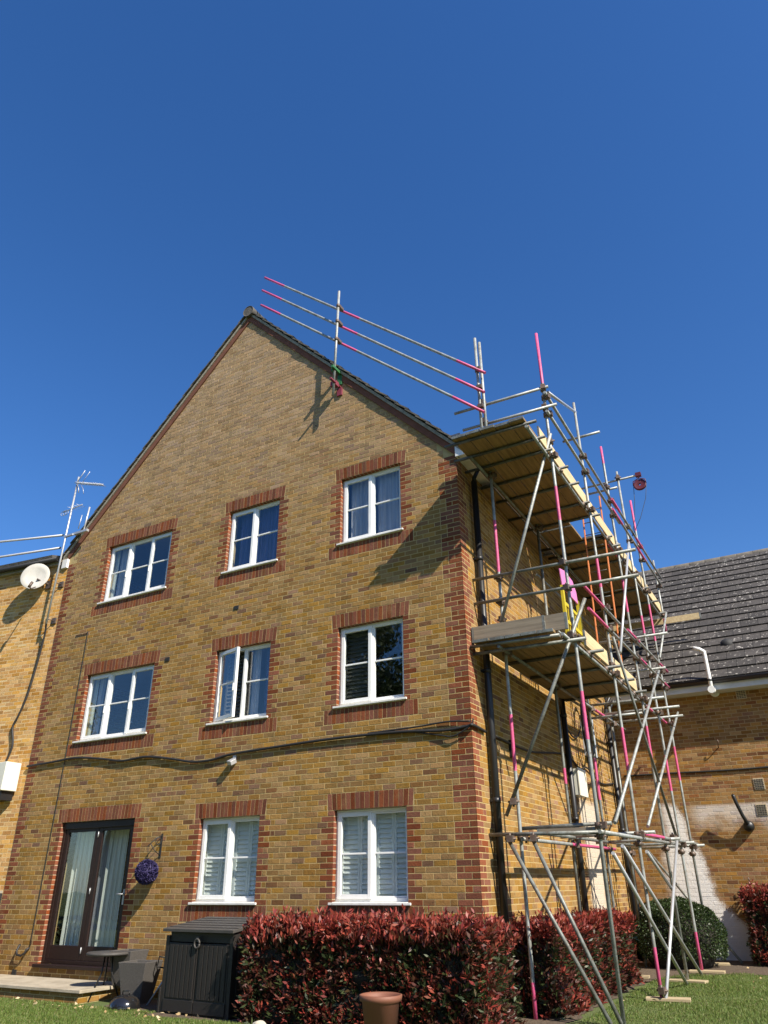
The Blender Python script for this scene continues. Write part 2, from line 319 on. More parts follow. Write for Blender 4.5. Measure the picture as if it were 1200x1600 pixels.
def leaf_mat(name, stops, rough=0.5, trans=0.25):
    g = G(name); r = g.rnd()
    c = g.ramp(r, stops); g.base(c); g.rough(rough); g.spec(0.5)
    t = g.n('ShaderNodeBsdfTranslucent'); g.t.links.new(c, t.inputs[0])
    mx = g.n('ShaderNodeMixShader'); mx.inputs[0].default_value = trans
    g.t.links.new(g.p.outputs[0], mx.inputs[1]); g.t.links.new(t.outputs[0], mx.inputs[2]); g.t.links.new(mx.outputs[0], g.out.inputs[0])
    return g.m
M['leaf_red'] = leaf_mat('red_new_leaf', [(0, (0.15, 0.020, 0.018)), (0.4, (0.25, 0.036, 0.026)), (0.8, (0.34, 0.068, 0.042)), (1, (0.20, 0.06, 0.03))])
M['leaf_bronze'] = leaf_mat('bronze_leaf', [(0, (0.060, 0.018, 0.014)), (0.5, (0.105, 0.028, 0.020)), (0.8, (0.085, 0.040, 0.020)), (1, (0.055, 0.060, 0.02))])
M['leaf_green'] = leaf_mat('dark_green_leaf', [(0, (0.018, 0.028, 0.010)), (0.6, (0.032, 0.048, 0.016)), (1, (0.065, 0.085, 0.024))])
M['leaf_box'] = leaf_mat('box_leaf', [(0, (0.018, 0.032, 0.009)), (0.6, (0.033, 0.058, 0.015)), (1, (0.055, 0.085, 0.022))], 0.45, 0.2)
M['leaf_tree'] = leaf_mat('tree_leaf', [(0, (0.03, 0.05, 0.014)), (1, (0.06, 0.085, 0.022))], 0.5, 0.25)
M['blade'] = leaf_mat('grass_blade', [(0, (0.075, 0.130, 0.018)), (0.6, (0.13, 0.20, 0.032)), (0.9, (0.20, 0.21, 0.06)), (1, (0.26, 0.22, 0.11))], 0.6, 0.3)
M['dead_leaf'] = leaf_mat('dead_leaf', [(0, (0.30, 0.19, 0.08)), (0.6, (0.48, 0.36, 0.19)), (1, (0.58, 0.48, 0.30))], 0.8, 0.1)
M['twig'] = simple('dark_twig_mass', (0.020, 0.017, 0.012), 0.95, nscale=14, namt=0.6, bump=0.03, bscale=25)
M['bark'] = simple('bark', (0.09, 0.07, 0.05), 0.95, nscale=8, namt=0.6, bump=0.02)
def lawn_mat():
    g = G('lawn'); P = g.pos(); n = g.noise(P, 2.2, 4.0); f = g.noise(P, 40.0, 4.0, 0.7)
    c = g.mix(g.step(n, 0.35, 0.7), (0.075, 0.110, 0.024), (0.11, 0.13, 0.035))
    c = g.mix(g.math('MULTIPLY', g.step(f, 0.5, 0.72), 0.5), c, (0.11, 0.09, 0.05))
    g.base(c); g.rough(0.95); g.bump(f, 0.02); return g.m
M['lawn'] = lawn_mat()

# ------------------------------------------------------------------ mesh helpers
class MB:
    """collects shapes into one mesh"""
    def __init__(s): s.v = []; s.f = []; s.mi = []; s.sm = []
    def add(s, vs, fs, mi=0, smooth=False):
        o = len(s.v); s.v += [tuple(p) for p in vs]
        for f in fs: s.f.append(tuple(i+o for i in f)); s.mi.append(mi); s.sm.append(smooth)
    def box(s, a, b, mi=0, xf=None):
        (x0, y0, z0), (x1, y1, z1) = a, b
        vs = [(x0,y0,z0),(x1,y0,z0),(x1,y1,z0),(x0,y1,z0),(x0,y0,z1),(x1,y0,z1),(x1,y1,z1),(x0,y1,z1)]
        if xf: vs = [xf @ Vector(p) for p in vs]
        s.add(vs, [(0,3,2,1),(4,5,6,7),(0,1,5,4),(1,2,6,5),(2,3,7,6),(3,0,4,7)], mi)
    def prism(s, poly, y0, y1, mi=0):
        """polygon in x,z extruded along y"""
        n = len(poly)
        vs = [(x, y0, z) for x, z in poly]+[(x, y1, z) for x, z in poly]
        fs = [tuple(range(n)), tuple(range(2*n-1, n-1, -1))]+[(i, i+n, (i+1) % n+n, (i+1) % n) for i in range(n)]
        s.add(vs, fs, mi)
    def tube(s, p0, p1, r=0.0242, n=12, bands=(), mi=0, band_mi=1, caps=True):
        p0, p1 = Vector(p0), Vector(p1); d = (p1-p0).normalized()
        a = d.orthogonal().normalized(); b = d.cross(a)
        ts = sorted({0.0, 1.0, *[max(0, min(1, t)) for bd in bands for t in bd]})
        o = len(s.v); rings = []
        for t in ts:
            c = p0.lerp(p1, t); rings.append(len(s.v))
            for k in range(n):
                q = 2*math.pi*k/n; s.v.append(tuple(c+r*(math.cos(q)*a+math.sin(q)*b)))
        for j in range(len(ts)-1):
            tm = (ts[j]+ts[j+1])/2; m = band_mi if any(x <= tm <= y for x, y in bands) else mi
            for k in range(n):
                s.f.append((rings[j]+k, rings[j]+(k+1) % n, rings[j+1]+(k+1) % n, rings[j+1]+k)); s.mi.append(m); s.sm.append(True)
        if caps:
            m0 = band_mi if any(x <= 0.001 for x, y in bands) else mi; m1 = band_mi if any(y >= 0.999 for x, y in bands) else mi
            s.f.append(tuple(rings[0]+k for k in range(n-1, -1, -1))); s.mi.append(m0); s.sm.append(False)
            s.f.append(tuple(rings[-1]+k for k in range(n))); s.mi.append(m1); s.sm.append(False)
    def sweep(s, pts, r, n=8, mi=0):
        pts = [Vector(p) for p in pts]; a = None; rings = []
        for i, p in enumerate(pts):
            d = (pts[min(i+1, len(pts)-1)]-pts[max(i-1, 0)]).normalized()
            a = d.orthogonal().normalized() if a is None else (a-d*a.dot(d)).normalized()
            b = d.cross(a); rr = r[i] if isinstance(r, (list, tuple)) else r
            rings.append(len(s.v))
            for k in range(n):
                q = 2*math.pi*k/n; s.v.append(tuple(p+rr*(math.cos(q)*a+math.sin(q)*b)))
        for j in range(len(pts)-1):
            for k in range(n):
                s.f.append((rings[j]+k, rings[j]+(k+1) % n, rings[j+1]+(k+1) % n, rings[j+1]+k)); s.mi.append(mi); s.sm.append(True)
        s.f.append(tuple(rings[0]+k for k in range(n-1, -1, -1))); s.mi.append(mi); s.sm.append(False)
        s.f.append(tuple(rings[-1]+k for k in range(n))); s.mi.append(mi); s.sm.append(False)
    def lathe(s, prof, c=(0,0,0), n=28, mi=0, xf=None):
        o = len(s.v); m = len(prof)
        for k in range(n):
            q = 2*math.pi*k/n
            for r, z in prof:
                p = Vector((c[0]+r*math.cos(q), c[1]+r*math.sin(q), c[2]+z)); s.v.append(tuple(xf @ p if xf else p))
        for k in range(n):
            for j in range(m-1):
                a = o+k*m+j; b = o+((k+1) % n)*m+j
                s.f.append((a, b, b+1, a+1)); s.mi.append(mi); s.sm.append(True)
    def quad(s, p, mi=0): s.add(p, [tuple(range(len(p)))], mi)
    def build(s, name, mats, parent=None, bevel=0.0, loc=None):
        me = bpy.data.meshes.new(name); vs = s.v
        if loc is not None: vs = [(x-loc[0], y-loc[1], z-loc[2]) for x, y, z in vs]
        me.from_pydata(vs, [], s.f); me.validate()
        if not isinstance(mats, (list, tuple)): mats = [mats]
        for m in mats: me.materials.append(M[m] if isinstance(m, str) else m)
        if len(me.polygons) == len(s.f):
            me.polygons.foreach_set('material_index', s.mi); me.polygons.foreach_set('use_smooth', s.sm)
        o = bpy.data.objects.new(name, me); COL.objects.link(o)
        if loc is not None: o.location = loc
        if parent: o.parent = parent
        if bevel:
            b = o.modifiers.new('bevel', 'BEVEL'); b.width = bevel; b.segments = 2; b.limit_method = 'ANGLE'; b.angle_limit = R(40)
        return o
def tag(o, label=None, cat=None, group=None, kind=None):
    if label: o['label'] = label
    if cat: o['category'] = cat
    if group: o['group'] = group
    if kind: o['kind'] = kind
    return o
def thing(name, loc, label, cat, group=None):
    o = bpy.data.objects.new(name, None); COL.objects.link(o); o.location = loc; o.empty_display_size = 0.2
    return tag(o, label, cat, group)
class Under:
    """MB.build wrapper so that parts given in world coordinates sit under an Empty at its base"""
    pass
def part(mb, name, mats, root, bevel=0.0):
    """world-coordinate mesh parented to root (roots are unrotated)"""
    loc = Vector((0, 0, 0)); r = root
    while r: loc += r.location; r = r.parent
    me = mb.build(name, mats, None, bevel)
    me.data.transform(Matrix.Translation(-loc)); me.parent = root
    return me
def leaves(name, C, D, L, W, mats, mi, parent=None):
    """many leaf rhombs: centres C, directions D, lengths L, widths W"""
    n = len(C); D = D/np.linalg.norm(D, axis=1)[:, None]
    rd = rng.normal(size=(n, 3)); S = np.cross(D, rd); S /= np.linalg.norm(S, axis=1)[:, None]+1e-9; U = np.cross(S, D)
    L = L[:, None]; W = W[:, None]
    V = np.empty((n, 4, 3)); V[:, 0] = C; V[:, 1] = C+D*L*0.55+S*W*0.5+U*W*0.12; V[:, 2] = C+D*L-U*W*0.15; V[:, 3] = C+D*L*0.55-S*W*0.5+U*W*0.12
    me = bpy.data.meshes.new(name); me.vertices.add(4*n); me.vertices.foreach_set('co', V.reshape(-1).astype(np.float32))
    me.loops.add(4*n); me.loops.foreach_set('vertex_index', np.arange(4*n, dtype=np.int32))
    me.polygons.add(n); me.polygons.foreach_set('loop_start', np.arange(0, 4*n, 4, dtype=np.int32)); me.polygons.foreach_set('loop_total', np.full(n, 4, dtype=np.int32))
    for m in mats: me.materials.append(M[m])
    me.polygons.foreach_set('material_index', np.asarray(mi, dtype=np.int32)); me.update(calc_edges=True); me.validate()
    o = bpy.data.objects.new(name, me); COL.objects.link(o)
    if parent:
        o.parent = parent; me.transform(Matrix.Translation(-parent.location))
    return o

# ------------------------------------------------------------------ ground
GZ = lambda x, y: -0.14+max(0.0, min(y, 9.0))*0.012
mb = MB(); xs = [-400, -60, -16, -8, -4, 0, 4, 8, 20, 60, 400]; ys = [-400, -60, -20, -6, -2, 0, 2, 4, 6, 9, 20, 60, 400]
vs = [(x, y, GZ(x, y)) for y in ys for x in xs]; nx = len(xs)
mb.add(vs, [(j*nx+i, j*nx+i+1, (j+1)*nx+i+1, (j+1)*nx+i) for j in range(len(ys)-1) for i in range(nx-1)])
tag(mb.build('lawn', 'lawn'), kind='structure')
# bare soil bed along the walls (irregular edge)
def bed(name, pts, lift):
    mb = MB(); c = Vector((sum(p[0] for p in pts)/len(pts), sum(p[1] for p in pts)/len(pts), 0))
    P = []
    for i in range(len(pts)):
        a, b = Vector((*pts[i], 0)), Vector((*pts[(i+1) % len(pts)], 0)); k = max(1, int((b-a).length/0.12))
        for j in range(k):
            q = a.lerp(b, j/k)+Vector((random.uniform(-.05, .05), random.uniform(-.05, .05), 0)); P.append((q.x, q.y, GZ(q.x, q.y)+lift))
    mb.quad(P); return tag(mb.build(name, 'soil'), kind='structure')
bed('soil_bed', [(0.02, 0.02), (.80, 0.3), (.78, 3.6), (.95, 5.0), (1.9, 5.9), (4.6, 6.6), (5.5, 8.28), (0.02, 8.28)], 0.006)
bed('soil_border', [(-5.0, -0.02), (-5.2, -0.9), (-4.2, -1.25), (-2.6, -1.5), (0.8, -1.45), (1.0, -0.05)], 0.006)

# ------------------------------------------------------------------ main house
house = thing('brick_house', (-4.5, 0, -0.14), 'three storey yellow brick house with red quoins, steep gable and scaffold on its right', 'house')
XL, AX, AZ, SL = -9.0, -4.575, 12.26, 1.036
zroof = lambda x: AZ-SL*abs(x-AX)
WIN = dict(a=(-2.164, -1.009), b=(-4.636, -3.472), c=(-7.811, -6.070))
H0 = 2.236
ROW = dict(t=(H0+72*CH-17*CH, H0+72*CH), m=(H0+36*CH-17*CH, H0+36*CH), g=(H0-16*CH, H0))
DOOR = (-7.80, -6.04, H0-28*CH, H0+CH)
op = [(WIN[k[0]][0], WIN[k[0]][1], ROW[k[1]][0], ROW[k[1]][1]) for k in ('at','am','ag','bt','bm','bg','ct','cm')]+[DOOR]
def holed_wall(name, ops, mat, root):
    xs = sorted({XL, 0.0, *[o[0] for o in ops], *[o[1] for o in ops]}); zs = sorted({-0.4, 12.6, *[o[2] for o in ops], *[o[3] for o in ops]})
    bm = bmesh.new(); vv = {}
    V = lambda x, z: vv.setdefault((x, z), None) or vv.__setitem__((x, z), bm.verts.new((x, 0, z))) or vv[(x, z)]
    for i in range(len(xs)-1):
        for j in range(len(zs)-1):
            cx, cz = (xs[i]+xs[i+1])/2, (zs[j]+zs[j+1])/2
            if any(o[0] < cx < o[1] and o[2] < cz < o[3] for o in ops): continue
            bm.faces.new([V(xs[i], zs[j]), V(xs[i+1], zs[j]), V(xs[i+1], zs[j+1]), V(xs[i], zs[j+1])])
    for sx in (1, -1):
        bmesh.ops.bisect_plane(bm, geom=bm.verts[:]+bm.edges[:]+bm.faces[:], plane_co=(AX, 0, AZ), plane_no=(sx*SL, 0, 1), clear_outer=True)
    for x0, x1, z0, z1 in ops:                                   # reveals
        for a, b in (((x0, z0), (x0, z1)), ((x0, z1), (x1, z1)), ((x1, z1), (x1, z0)), ((x1, z0), (x0, z0))):
            bm.faces.new([bm.verts.new((a[0], 0, a[1])), bm.verts.new((a[0], .26, a[1])), bm.verts.new((b[0], .26, b[1])), bm.verts.new((b[0], 0, b[1]))])
    me = bpy.data.meshes.new(name); bm.to_mesh(me); bm.free(); me.materials.append(M[mat])
    o = bpy.data.objects.new(name, me); COL.objects.link(o); me.transform(Matrix.Translation(-root.location)); o.parent = root
    return o
# --- bricks are laid one by one on the mortar sheet, so joints are really recessed
JT = .0115
def one_brick(mb, face, u0, u1, z0, z1, mi=0, vert=False):
    if u1-u0 < .012 or z1-z0 < .012: return
    d = random.uniform(.0012, .0036); e = .0016; t = random.uniform(-.0006, .0006)
    q = [(u0, z0), (u1, z0), (u1, z1), (u0, z1)]; i_ = [(u0+e, z0+e), (u1-e, z0+e), (u1-e, z1-e), (u0+e, z1-e)]
    jz = lambda: random.uniform(-.0013, .0013)
    vs = [face(u+jz(), z+jz(), -.001) for u, z in q]+[face(u+jz(), z+jz(), d-.0010) for u, z in q]+[face(u, z, d+(t if k < 2 else -t)) for k, (u, z) in enumerate(i_)]
    mb.add(vs, [(8, 9, 10, 11)]+[(a+k, a+(k+1) % 4, a+4+(k+1) % 4, a+4+k) for a in (0, 4) for k in range(4)], mi)
def lay(mb, face, z0, z1, intervals, mi=0):
    k0 = math.floor((z0-H0)/CH)
    for k in range(k0, int((z1-H0)/CH)+1):
        zb = H0+k*CH; off = (BL/2 if k % 2 else 0)+random.uniform(-.006, .006)
        for a, b in intervals(zb+CH/2, k):
            n0, n1 = math.floor((a-off)/BL), math.ceil((b-off)/BL); cuts = [off+n*BL+random.uniform(-.004, .004) for n in range(n0, n1+1)]
            cuts = [a]+[c for c in cuts if a+.035 < c < b-.035]+[b]
            for u0, u1 in zip(cuts, cuts[1:]): one_brick(mb, face, u0+JT/2, u1-JT/2, zb+JT/2, zb+CH-JT/2, mi)
def minus(iv, cut):
    out = []
    for a, b in iv:
        p = a
        for c, d in sorted(cut):
            if d <= p or c >= b: continue
            if c > p: out.append((p, c))
            p = max(p, d)
        if p < b: out.append((p, b))
    return [(a, b) for a, b in out if b-a > .02]
QW = lambda k: .318 if ((k+300)//3) % 2 == 0 else .212
JW = lambda k: .104 if k % 2 else .210
def red_cuts(z, k):
    c = [(-QW(k), .1), (XL-.1, XL+JW(k)+.03)]
    for o_ in op:
        if o_[2] < z < o_[3]: c.append((o_[0]-JW(k), o_[1]+JW(k)))
        elif o_[3] < z < o_[3]+3*CH: c.append((o_[0]-.115, o_[1]+.115))
        elif o_[2]-3*CH < z < o_[2] and o_ is not op[-1]: c.append((o_[0]-.22, o_[1]+.22))
    return c
def gable_iv(z, k):
    h = (AZ-.02-z)/SL
    return minus([(max(XL, AX-h), min(0.0, AX+h))], red_cuts(z, k)) if h > .05 else []
gw_ = holed_wall('gable_wall', op, 'mortar_wall', house); gw_.data.materials.append(M['brick'])
GF = lambda u, z, d: (u, -d, z)
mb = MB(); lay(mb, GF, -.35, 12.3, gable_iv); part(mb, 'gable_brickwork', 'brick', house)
mb = MB(); lay(mb, lambda u, z, d: (d, u, z), -.35, 7.45, lambda z, k: [(QW(k+3), 11.9)]); part(mb, 'side_brickwork', 'brick_side', house)
mb = MB(); mb.quad([(0, 0, -.4), (0, 12, -.4), (0, 12, 7.62), (0, 0, 7.50)]); part(mb, 'side_wall', 'mortar_side', house)
mb = MB(); mb.quad([(XL, 12, -.4), (XL, 0, -.4), (XL, 0, 7.6), (XL, 12, 7.6)]); mb.quad([(0, 12, -.4), (XL, 12, -.4), (XL, 12, 7.6), (AX, 12, AZ), (0, 12, 7.6)])
part(mb, 'rear_wall', 'brick_flat', house)
# inside: floors, partition
mb = MB()
for z in (0.12, 2.62, 5.28, 8.0): mb.box((XL+.02, .27, z-.12), (-.02, 11.9, z))
mb.box((XL+.02, 3.6, .121), (-.02, 3.7, 7.87))
for x in (-5.35, -2.9): mb.box((x-.05, .27, .122), (x+.05, 3.59, 7.86))
part(mb, 'interior_wall', 'plaster', house)
# quoins: three courses long, three courses short
def quoin(sgn, root):
    mb = MB()
    for k in range(-34, 72):
        zb = H0+k*CH
        if zb > 7.42: break
        z0, z1 = zb+JT/2, zb+CH-JT/2
        if sgn > 0:
            w = QW(k); h_ = .104
            parts = [(-.212, 0), (-w, -.212)] if w > .3 and k % 2 else [(-.106, 0), (-w, -.106)] if w > .3 else [(-.212, 0)] if k % 2 else [(-.106, 0), (-.212, -.106)]
            for a, b in parts: one_brick(mb, GF, a+JT/2, b-(JT/2 if b < 0 else -.004), z0, z1)
            w = QW(k+3); parts = [(0, .212), (.212, w)] if w > .3 and k % 2 == 0 else [(0, .106), (.106, w)] if w > .3 else [(0, .106), (.106, .212)] if k % 2 else [(0, .212)]
            for a, b in parts: one_brick(mb, lambda u, z, d: (d, u, z), a+(JT/2 if a > 0 else -.004), b-JT/2, z0, z1)
        else:
            one_brick(mb, GF, XL, XL+JW(k)+.03-JT/2, z0, z1)
    return part(mb, 'quoin', 'redb', root)
quoin(1, house); quoin(-1, house)

def surround(x0, x1, z0, z1, root, sill=True):
    mb = MB(); k1 = int(round((z1-H0)/CH)); n = int(round((z1-z0)/CH))
    for k in range(k1-n, k1):
        zb = H0+k*CH; w = JW(k)
        for a, b in ((x0-w, x0), (x1, x1+w)): one_brick(mb, GF, a+(JT/2 if b == x0 else -.001), b-(JT/2 if b != x0 else -.001), zb+JT/2, zb+CH-JT/2)
    def soldiers(a, b, zb, zt, splay):
        m_ = int(round((b-a)/.0735)); st = (b-a)/m_
        for i in range(m_):
            u0, u1 = a+i*st+.0045, a+(i+1)*st-.0045; t0, t1 = (i/m_-.5)*2*splay, ((i+1)/m_-.5)*2*splay
            d = random.uniform(.0012, .0032)
            q0 = [(u0, zb+.004), (u1, zb+.004), (u1+t1, zt-.004), (u0+t0, zt-.004)]
            mb.add([GF(u, z, -.001) for u, z in q0]+[GF(u, z, d) for u, z in q0], [(4, 5, 6, 7)]+[(q, (q+1) % 4, 4+(q+1) % 4, 4+q) for q in range(4)], 0)
    soldiers(x0-.10, x1+.10, z1, z1+3*CH, .018)
    if sill: soldiers(x0-.215, x1+.215, z0-3*CH+.006, z0, 0)
    for xe, s in ((x0, -1), (x1, 1)):
        xj = xe-s*.0016; mb.quad([(xj, 0, z0), (xj, .075, z0), (xj, .075, z1), (xj, 0, z1)] if s < 0 else [(xj, .075, z0), (xj, 0, z0), (xj, 0, z1), (xj, .075, z1)], 1)
    mb.quad([(x0, .075, z1-.0016), (x1, .075, z1-.0016), (x1, 0, z1-.0016), (x0, 0, z1-.0016)], 2)
    return part(mb, 'brick_surround', ['redb', 'red', 'soldier'], root)

def ring(mb, x0, x1, z0, z1, y0, y1, wd, xf=None):
    mb.box((x0, y0, z0), (x0+wd, y1, z1), 0, xf); mb.box((x1-wd, y0, z0), (x1, y1, z1), 0, xf)
    mb.box((x0+wd, y0+.001, z0), (x1-wd, y1, z0+wd), 0, xf); mb.box((x0+wd, y0+.001, z1-wd), (x1-wd, y1, z1), 0, xf)
def wavy(mb, x0, x1, z0, z1, y, amp=.02, k=46, spread=0.0):
    n = 40; vs = []
    for zz, sp in ((z0, spread), (z1, 0.0)):
        for i in range(n+1):
            t = i/n; x = x0+(x1-x0)*t; vs.append((x+sp*(1-t)*0, y+amp*math.sin(k*(x-x0)+math.sin(7*x))*(0.6+.4*math.sin(3.1*x*5)), zz))
    mb.add(vs, [(i, i+1, n+2+i, n+1+i) for i in range(n)], 0, True)
def window(key, kinds, inside, open_first=0.0):
    x0, x1 = WIN[key[0]]; zb, z1 = ROW[key[1]]
    xa, xb = x0+.003, x1-.003
    sb = zb+.045; fr = MB(); wd = .048; y0 = .076
    ring(fr, xa, xb, sb, z1-.002, y0, y0+.07, wd)
    n = len(kinds); inner = (xb-xa-2*wd-(n-1)*.044)/n; lights = []
    x = xa+wd
    for i in range(n):
        lights.append((x, x+inner)); x += inner
        if i < n-1: fr.box((x, y0+.002, sb+wd), (x+.044, y0+.068, z1-.002-wd)); x += .044
    f = part(fr, 'window', 'upvc', house, .004)
    s = MB(); s.box((x0-.045, -.038, zb+.006), (x1+.045, -.006, zb+.036)); s.box((xa, -.006, zb+.001), (xb, .075, zb+.044))
    part(s, 'sill', 'sill', f, .004)
    zl0, zl1 = sb+wd+.001, z1-.003-wd; zm = (zl0+zl1)/2+.01
    for i, ((lx0, lx1), kd) in enumerate(zip(lights, kinds)):
        xf = None
        if kd == 'c':
            a, b, c, d = lx0-.016, lx1+.016, zl0-.018, zl1+.018; yy = y0-.018; sw = .056
            if open_first and i == 0:
                piv = Vector((a, yy, 0)); xf = Matrix.Translation(piv) @ Matrix.Rotation(-open_first, 4, 'Z') @ Matrix.Translation(-piv)
            cm = MB(); ring(cm, a, b, c, d, yy, yy+.05, sw, xf)
            cm.box((a+sw, yy+.012, zm-.012), (b-sw, yy+.04, zm+.012), 0, xf)
            part(cm, 'casement', 'upvc', f, .004)
            g = MB(); g.box((a+sw-.004, yy+.020, c+sw-.004), (b-sw+.004, yy+.027, d-sw+.004), 0, xf)
            part(g, 'pane', 'glass', f)
            if key in ('cm', 'ct', 'bm'):
                h = MB(); h.box((b-sw*.75 if i == 0 else a+.01, yy-.016, zm-.16), (b-sw*.75+.018 if i == 0 else a+.028, yy-.002, zm-.04), 0, xf); part(h, 'handle', 'white_pipe', f)
        else:
            bd = MB(); ring(bd, lx0, lx1, zl0, zl1, y0+.012, y0+.05, .018)
            bd.box((lx0+.018, y0+.014, zm-.012), (lx1-.018, y0+.046, zm+.012)); part(bd, 'glazing_bar', 'upvc', f, .003)
            g = MB(); g.box((lx0+.014, y0+.026, zl0+.014), (lx1-.014, y0+.033, zl1-.014)); part(g, 'pane', 'glass', f)
    surround(x0, x1, zb, z1, f)
    yb = .21
    for it in inside:
        kind, u0, u1 = it[:3]; a, b = xa+(xb-xa)*u0, xa+(xb-xa)*u1; m = MB()
        if kind == 'shutter':
            z = sb+.06
            while z < z1-.05:
                m.box((a+.03, yb-.004, z-.036), (b-.03, yb+.004, z+.036), 0, Matrix.Translation((0, yb, z)) @ Matrix.Rotation(R(-24 if kind == 'shutter' else -30), 4, 'X') @ Matrix.Translation((0, -yb, -z))); z += .062
            ring(m, a, b, sb+.01, z1-.01, yb-.02, yb+.02, .035)
            part(m, 'shutter', it[3] if len(it) > 3 else 'shutter', f)
        else:
            wavy(m, a, b, sb-.3, z1+.05, yb+it[4] if len(it) > 4 else yb, .025, 60); part(m, 'curtain', it[3], f)
    return f
window('at', 'cf', [('cur', .08, .50, 'curtain_grey'), ('cur', .52, 1.0, 'curtain_grey')])
window('am', 'cf', [('shutter', .02, .48, 'shutter_dark')])
window('ag', 'cf', [('shutter', .01, .27), ('shutter', .275, .5), ('shutter', .505, .74), ('shutter', .745, .99)])
window('bt', 'cf', [('cur', .12, .99, 'curtain_blue')])
window('bm', 'cf', [('shutter', .10, .42, 'shutter_dark'), ('cur', .58, .70, 'curtain_grey'), ('cur', .74, 1.0, 'curtain_blue', .1)], open_first=R(17))
window('bg', 'cf', [('shutter', .01, .27), ('shutter', .275, .5), ('shutter', .505, .74), ('shutter', .745, .99)])
window('ct', 'cfc', [('cur', -.02, .07, 'curtain_white'), ('cur', .09, .30, 'curtain_grey')])
w_ = window('cm', 'cfc', [('cur', -.02, .06, 'curtain_white'), ('cur', .08, .16, 'curtain_grey')])
m = MB(); m.lathe([(.0, 0), (.035, .0), (.03, .02), (.012, .05), (.03, .09), (.03, .12), (.01, .15), (.024, .19), (.024, .21), (.006, .24), (.012, .28), (0, .30)], (-6.78, .26, 3.75), 14); m.box((-6.85, .255, 3.96), (-6.71, .265, 3.975)); part(m, 'ornament', 'alum', w_)

# french door
dx0, dx1, dz0, dz1 = DOOR
fr = MB(); y0 = .06
ring(fr, dx0+.003, dx1-.003, dz0+.05, dz1-.002, y0, y0+.09, .055); fr.box((dx0+.003, y0-.02, dz1-.11), (dx1-.003, y0-.001, dz1-.003))
door = part(fr, 'french_door', 'door', house, .004)
s = MB(); s.box((dx0-.05, -.06, dz0), (dx1+.05, -.006, dz0+.045)); s.box((dx0+.003, -.006, dz0+.001), (dx1-.003, .055, dz0+.049)); part(s, 'sill', 'door', door, .004)
xm = (dx0+dx1)/2
for a, b in ((dx0+.06, xm-.004), (xm+.004, dx1-.06)):
    c, d = dz0+.108, dz1-.061; L = MB(); yy = y0+.012
    L.box((a, yy, c), (a+.085, yy+.05, d)); L.box((b-.085, yy, c), (b, yy+.05, d)); L.box((a+.085, yy+.001, d-.10), (b-.085, yy+.05, d)); L.box((a+.085, yy+.001, c), (b-.085, yy+.05, c+.20))
    part(L, 'door_leaf', 'door', door, .004)
    g = MB(); g.box((a+.08, yy+.022, c+.195), (b-.08, yy+.029, d-.095)); part(g, 'pane', 'glass', door)
    cu = MB(); w0 = a+.05
    for i in range(9 if a < xm-.2 else 8):
        x = w0+i*.055; cu.quad([(x, .28+.02*(i % 2), c-.0), (x+.050, .30-.02*(i % 2), c-.0), (x+.050, .30-.02*(i % 2), d-.05), (x, .28+.02*(i % 2), d-.05)])
    part(cu, 'vertical_blind', 'curtain_white', door)
    cu = MB(); wavy(cu, w0+.42, b+.02, c, d, .34, .02, 50); part(cu, 'curtain', 'curtain_grey', door)
h = MB(); h.tube((dx1-.10, y0+.01, 1.20), (dx1-.10, y0-.04, 1.20), .01, 8); h.tube((dx1-.10, y0-.04, 1.20), (dx1-.21, y0-.04, 1.20), .009, 8); h.box((dx1-.115, y0+.004, 1.05), (dx1-.085, y0+.0115, 1.27)); part(h, 'handle', 'alum', door)
h = MB()
for z in (.36, 1.2, 2.05): h.tube((xm, y0+.004, z), (xm, y0+.004, z+.09), .009, 8)
part(h, 'hinge', 'alum', door)
surround(dx0, dx1, dz0, dz1, door, sill=False)

# roof: two stepped tile slopes, verge, ridge
def stepped_slope(mb, apex, eave, y0, y1, gauge=.29, lift=.03):
    """apex/eave are (x, z) of the underside line"""
    ax, az = apex; ex, ez = eave; L = math.hypot(ex-ax, ez-az); n = int(L/gauge)+1
    dx, dz = (ex-ax)/L, (ez-az)/L; nx, nz = (-dz, dx) if dx > 0 else (dz, -dx)
    for i in range(n):
        s0, s1 = i*L/n, min(L, (i+1)*L/n+.05)
        j = random.uniform(-.006, .006)
        p = [(ax+dx*s0, az+dz*s0), (ax+dx*s1, az+dz*s1)]
        o0, o1 = .012, lift+.012+j
        q = [(p[0][0]+nx*o0, p[0][1]+nz*o0), (p[1][0]+nx*o1, p[1][1]+nz*o1), (p[1][0]+nx*(o1+.024), p[1][1]+nz*(o1+.024)), (p[0][0]+nx*(o0+.024), p[0][1]+nz*(o0+.024))]
        if dx < 0: q = q[::-1]
        mb.prism(q, y0+random.uniform(-.008, .008), y1)
mb = MB(); UZ = AZ+.115
stepped_slope(mb, (AX, UZ), (.30, UZ-SL*(.30-AX)), -.085, 12.1); stepped_slope(mb, (AX, UZ), (XL-.30, UZ-SL*(AX-XL+.30)), -.085, 12.1)
roof = part(mb, 'roof', 'verge_tile', house)
mb = MB()
for sx, ex in ((1, .16), (-1, XL-.16)):
    q = [(AX, AZ+.045), (ex, AZ+.045-SL*abs(ex-AX)), (ex, AZ+.118-SL*abs(ex-AX)), (AX, AZ+.118)]
    mb.prism(q if sx > 0 else q[::-1], -.055, .02)
part(mb, 'verge_mortar', 'mortar', roof)
mb = MB()
for sx, ex in ((1, .06), (-1, XL-.04)):
    q = [(AX, AZ-.11), (ex, AZ-.11-SL*abs(ex-AX)), (ex, AZ+.044-SL*abs(ex-AX)), (AX, AZ+.044)]
    mb.prism(q if sx > 0 else q[::-1], -.03, .015)
part(mb, 'verge_undercloak', 'undercloak', roof)
mb = MB()
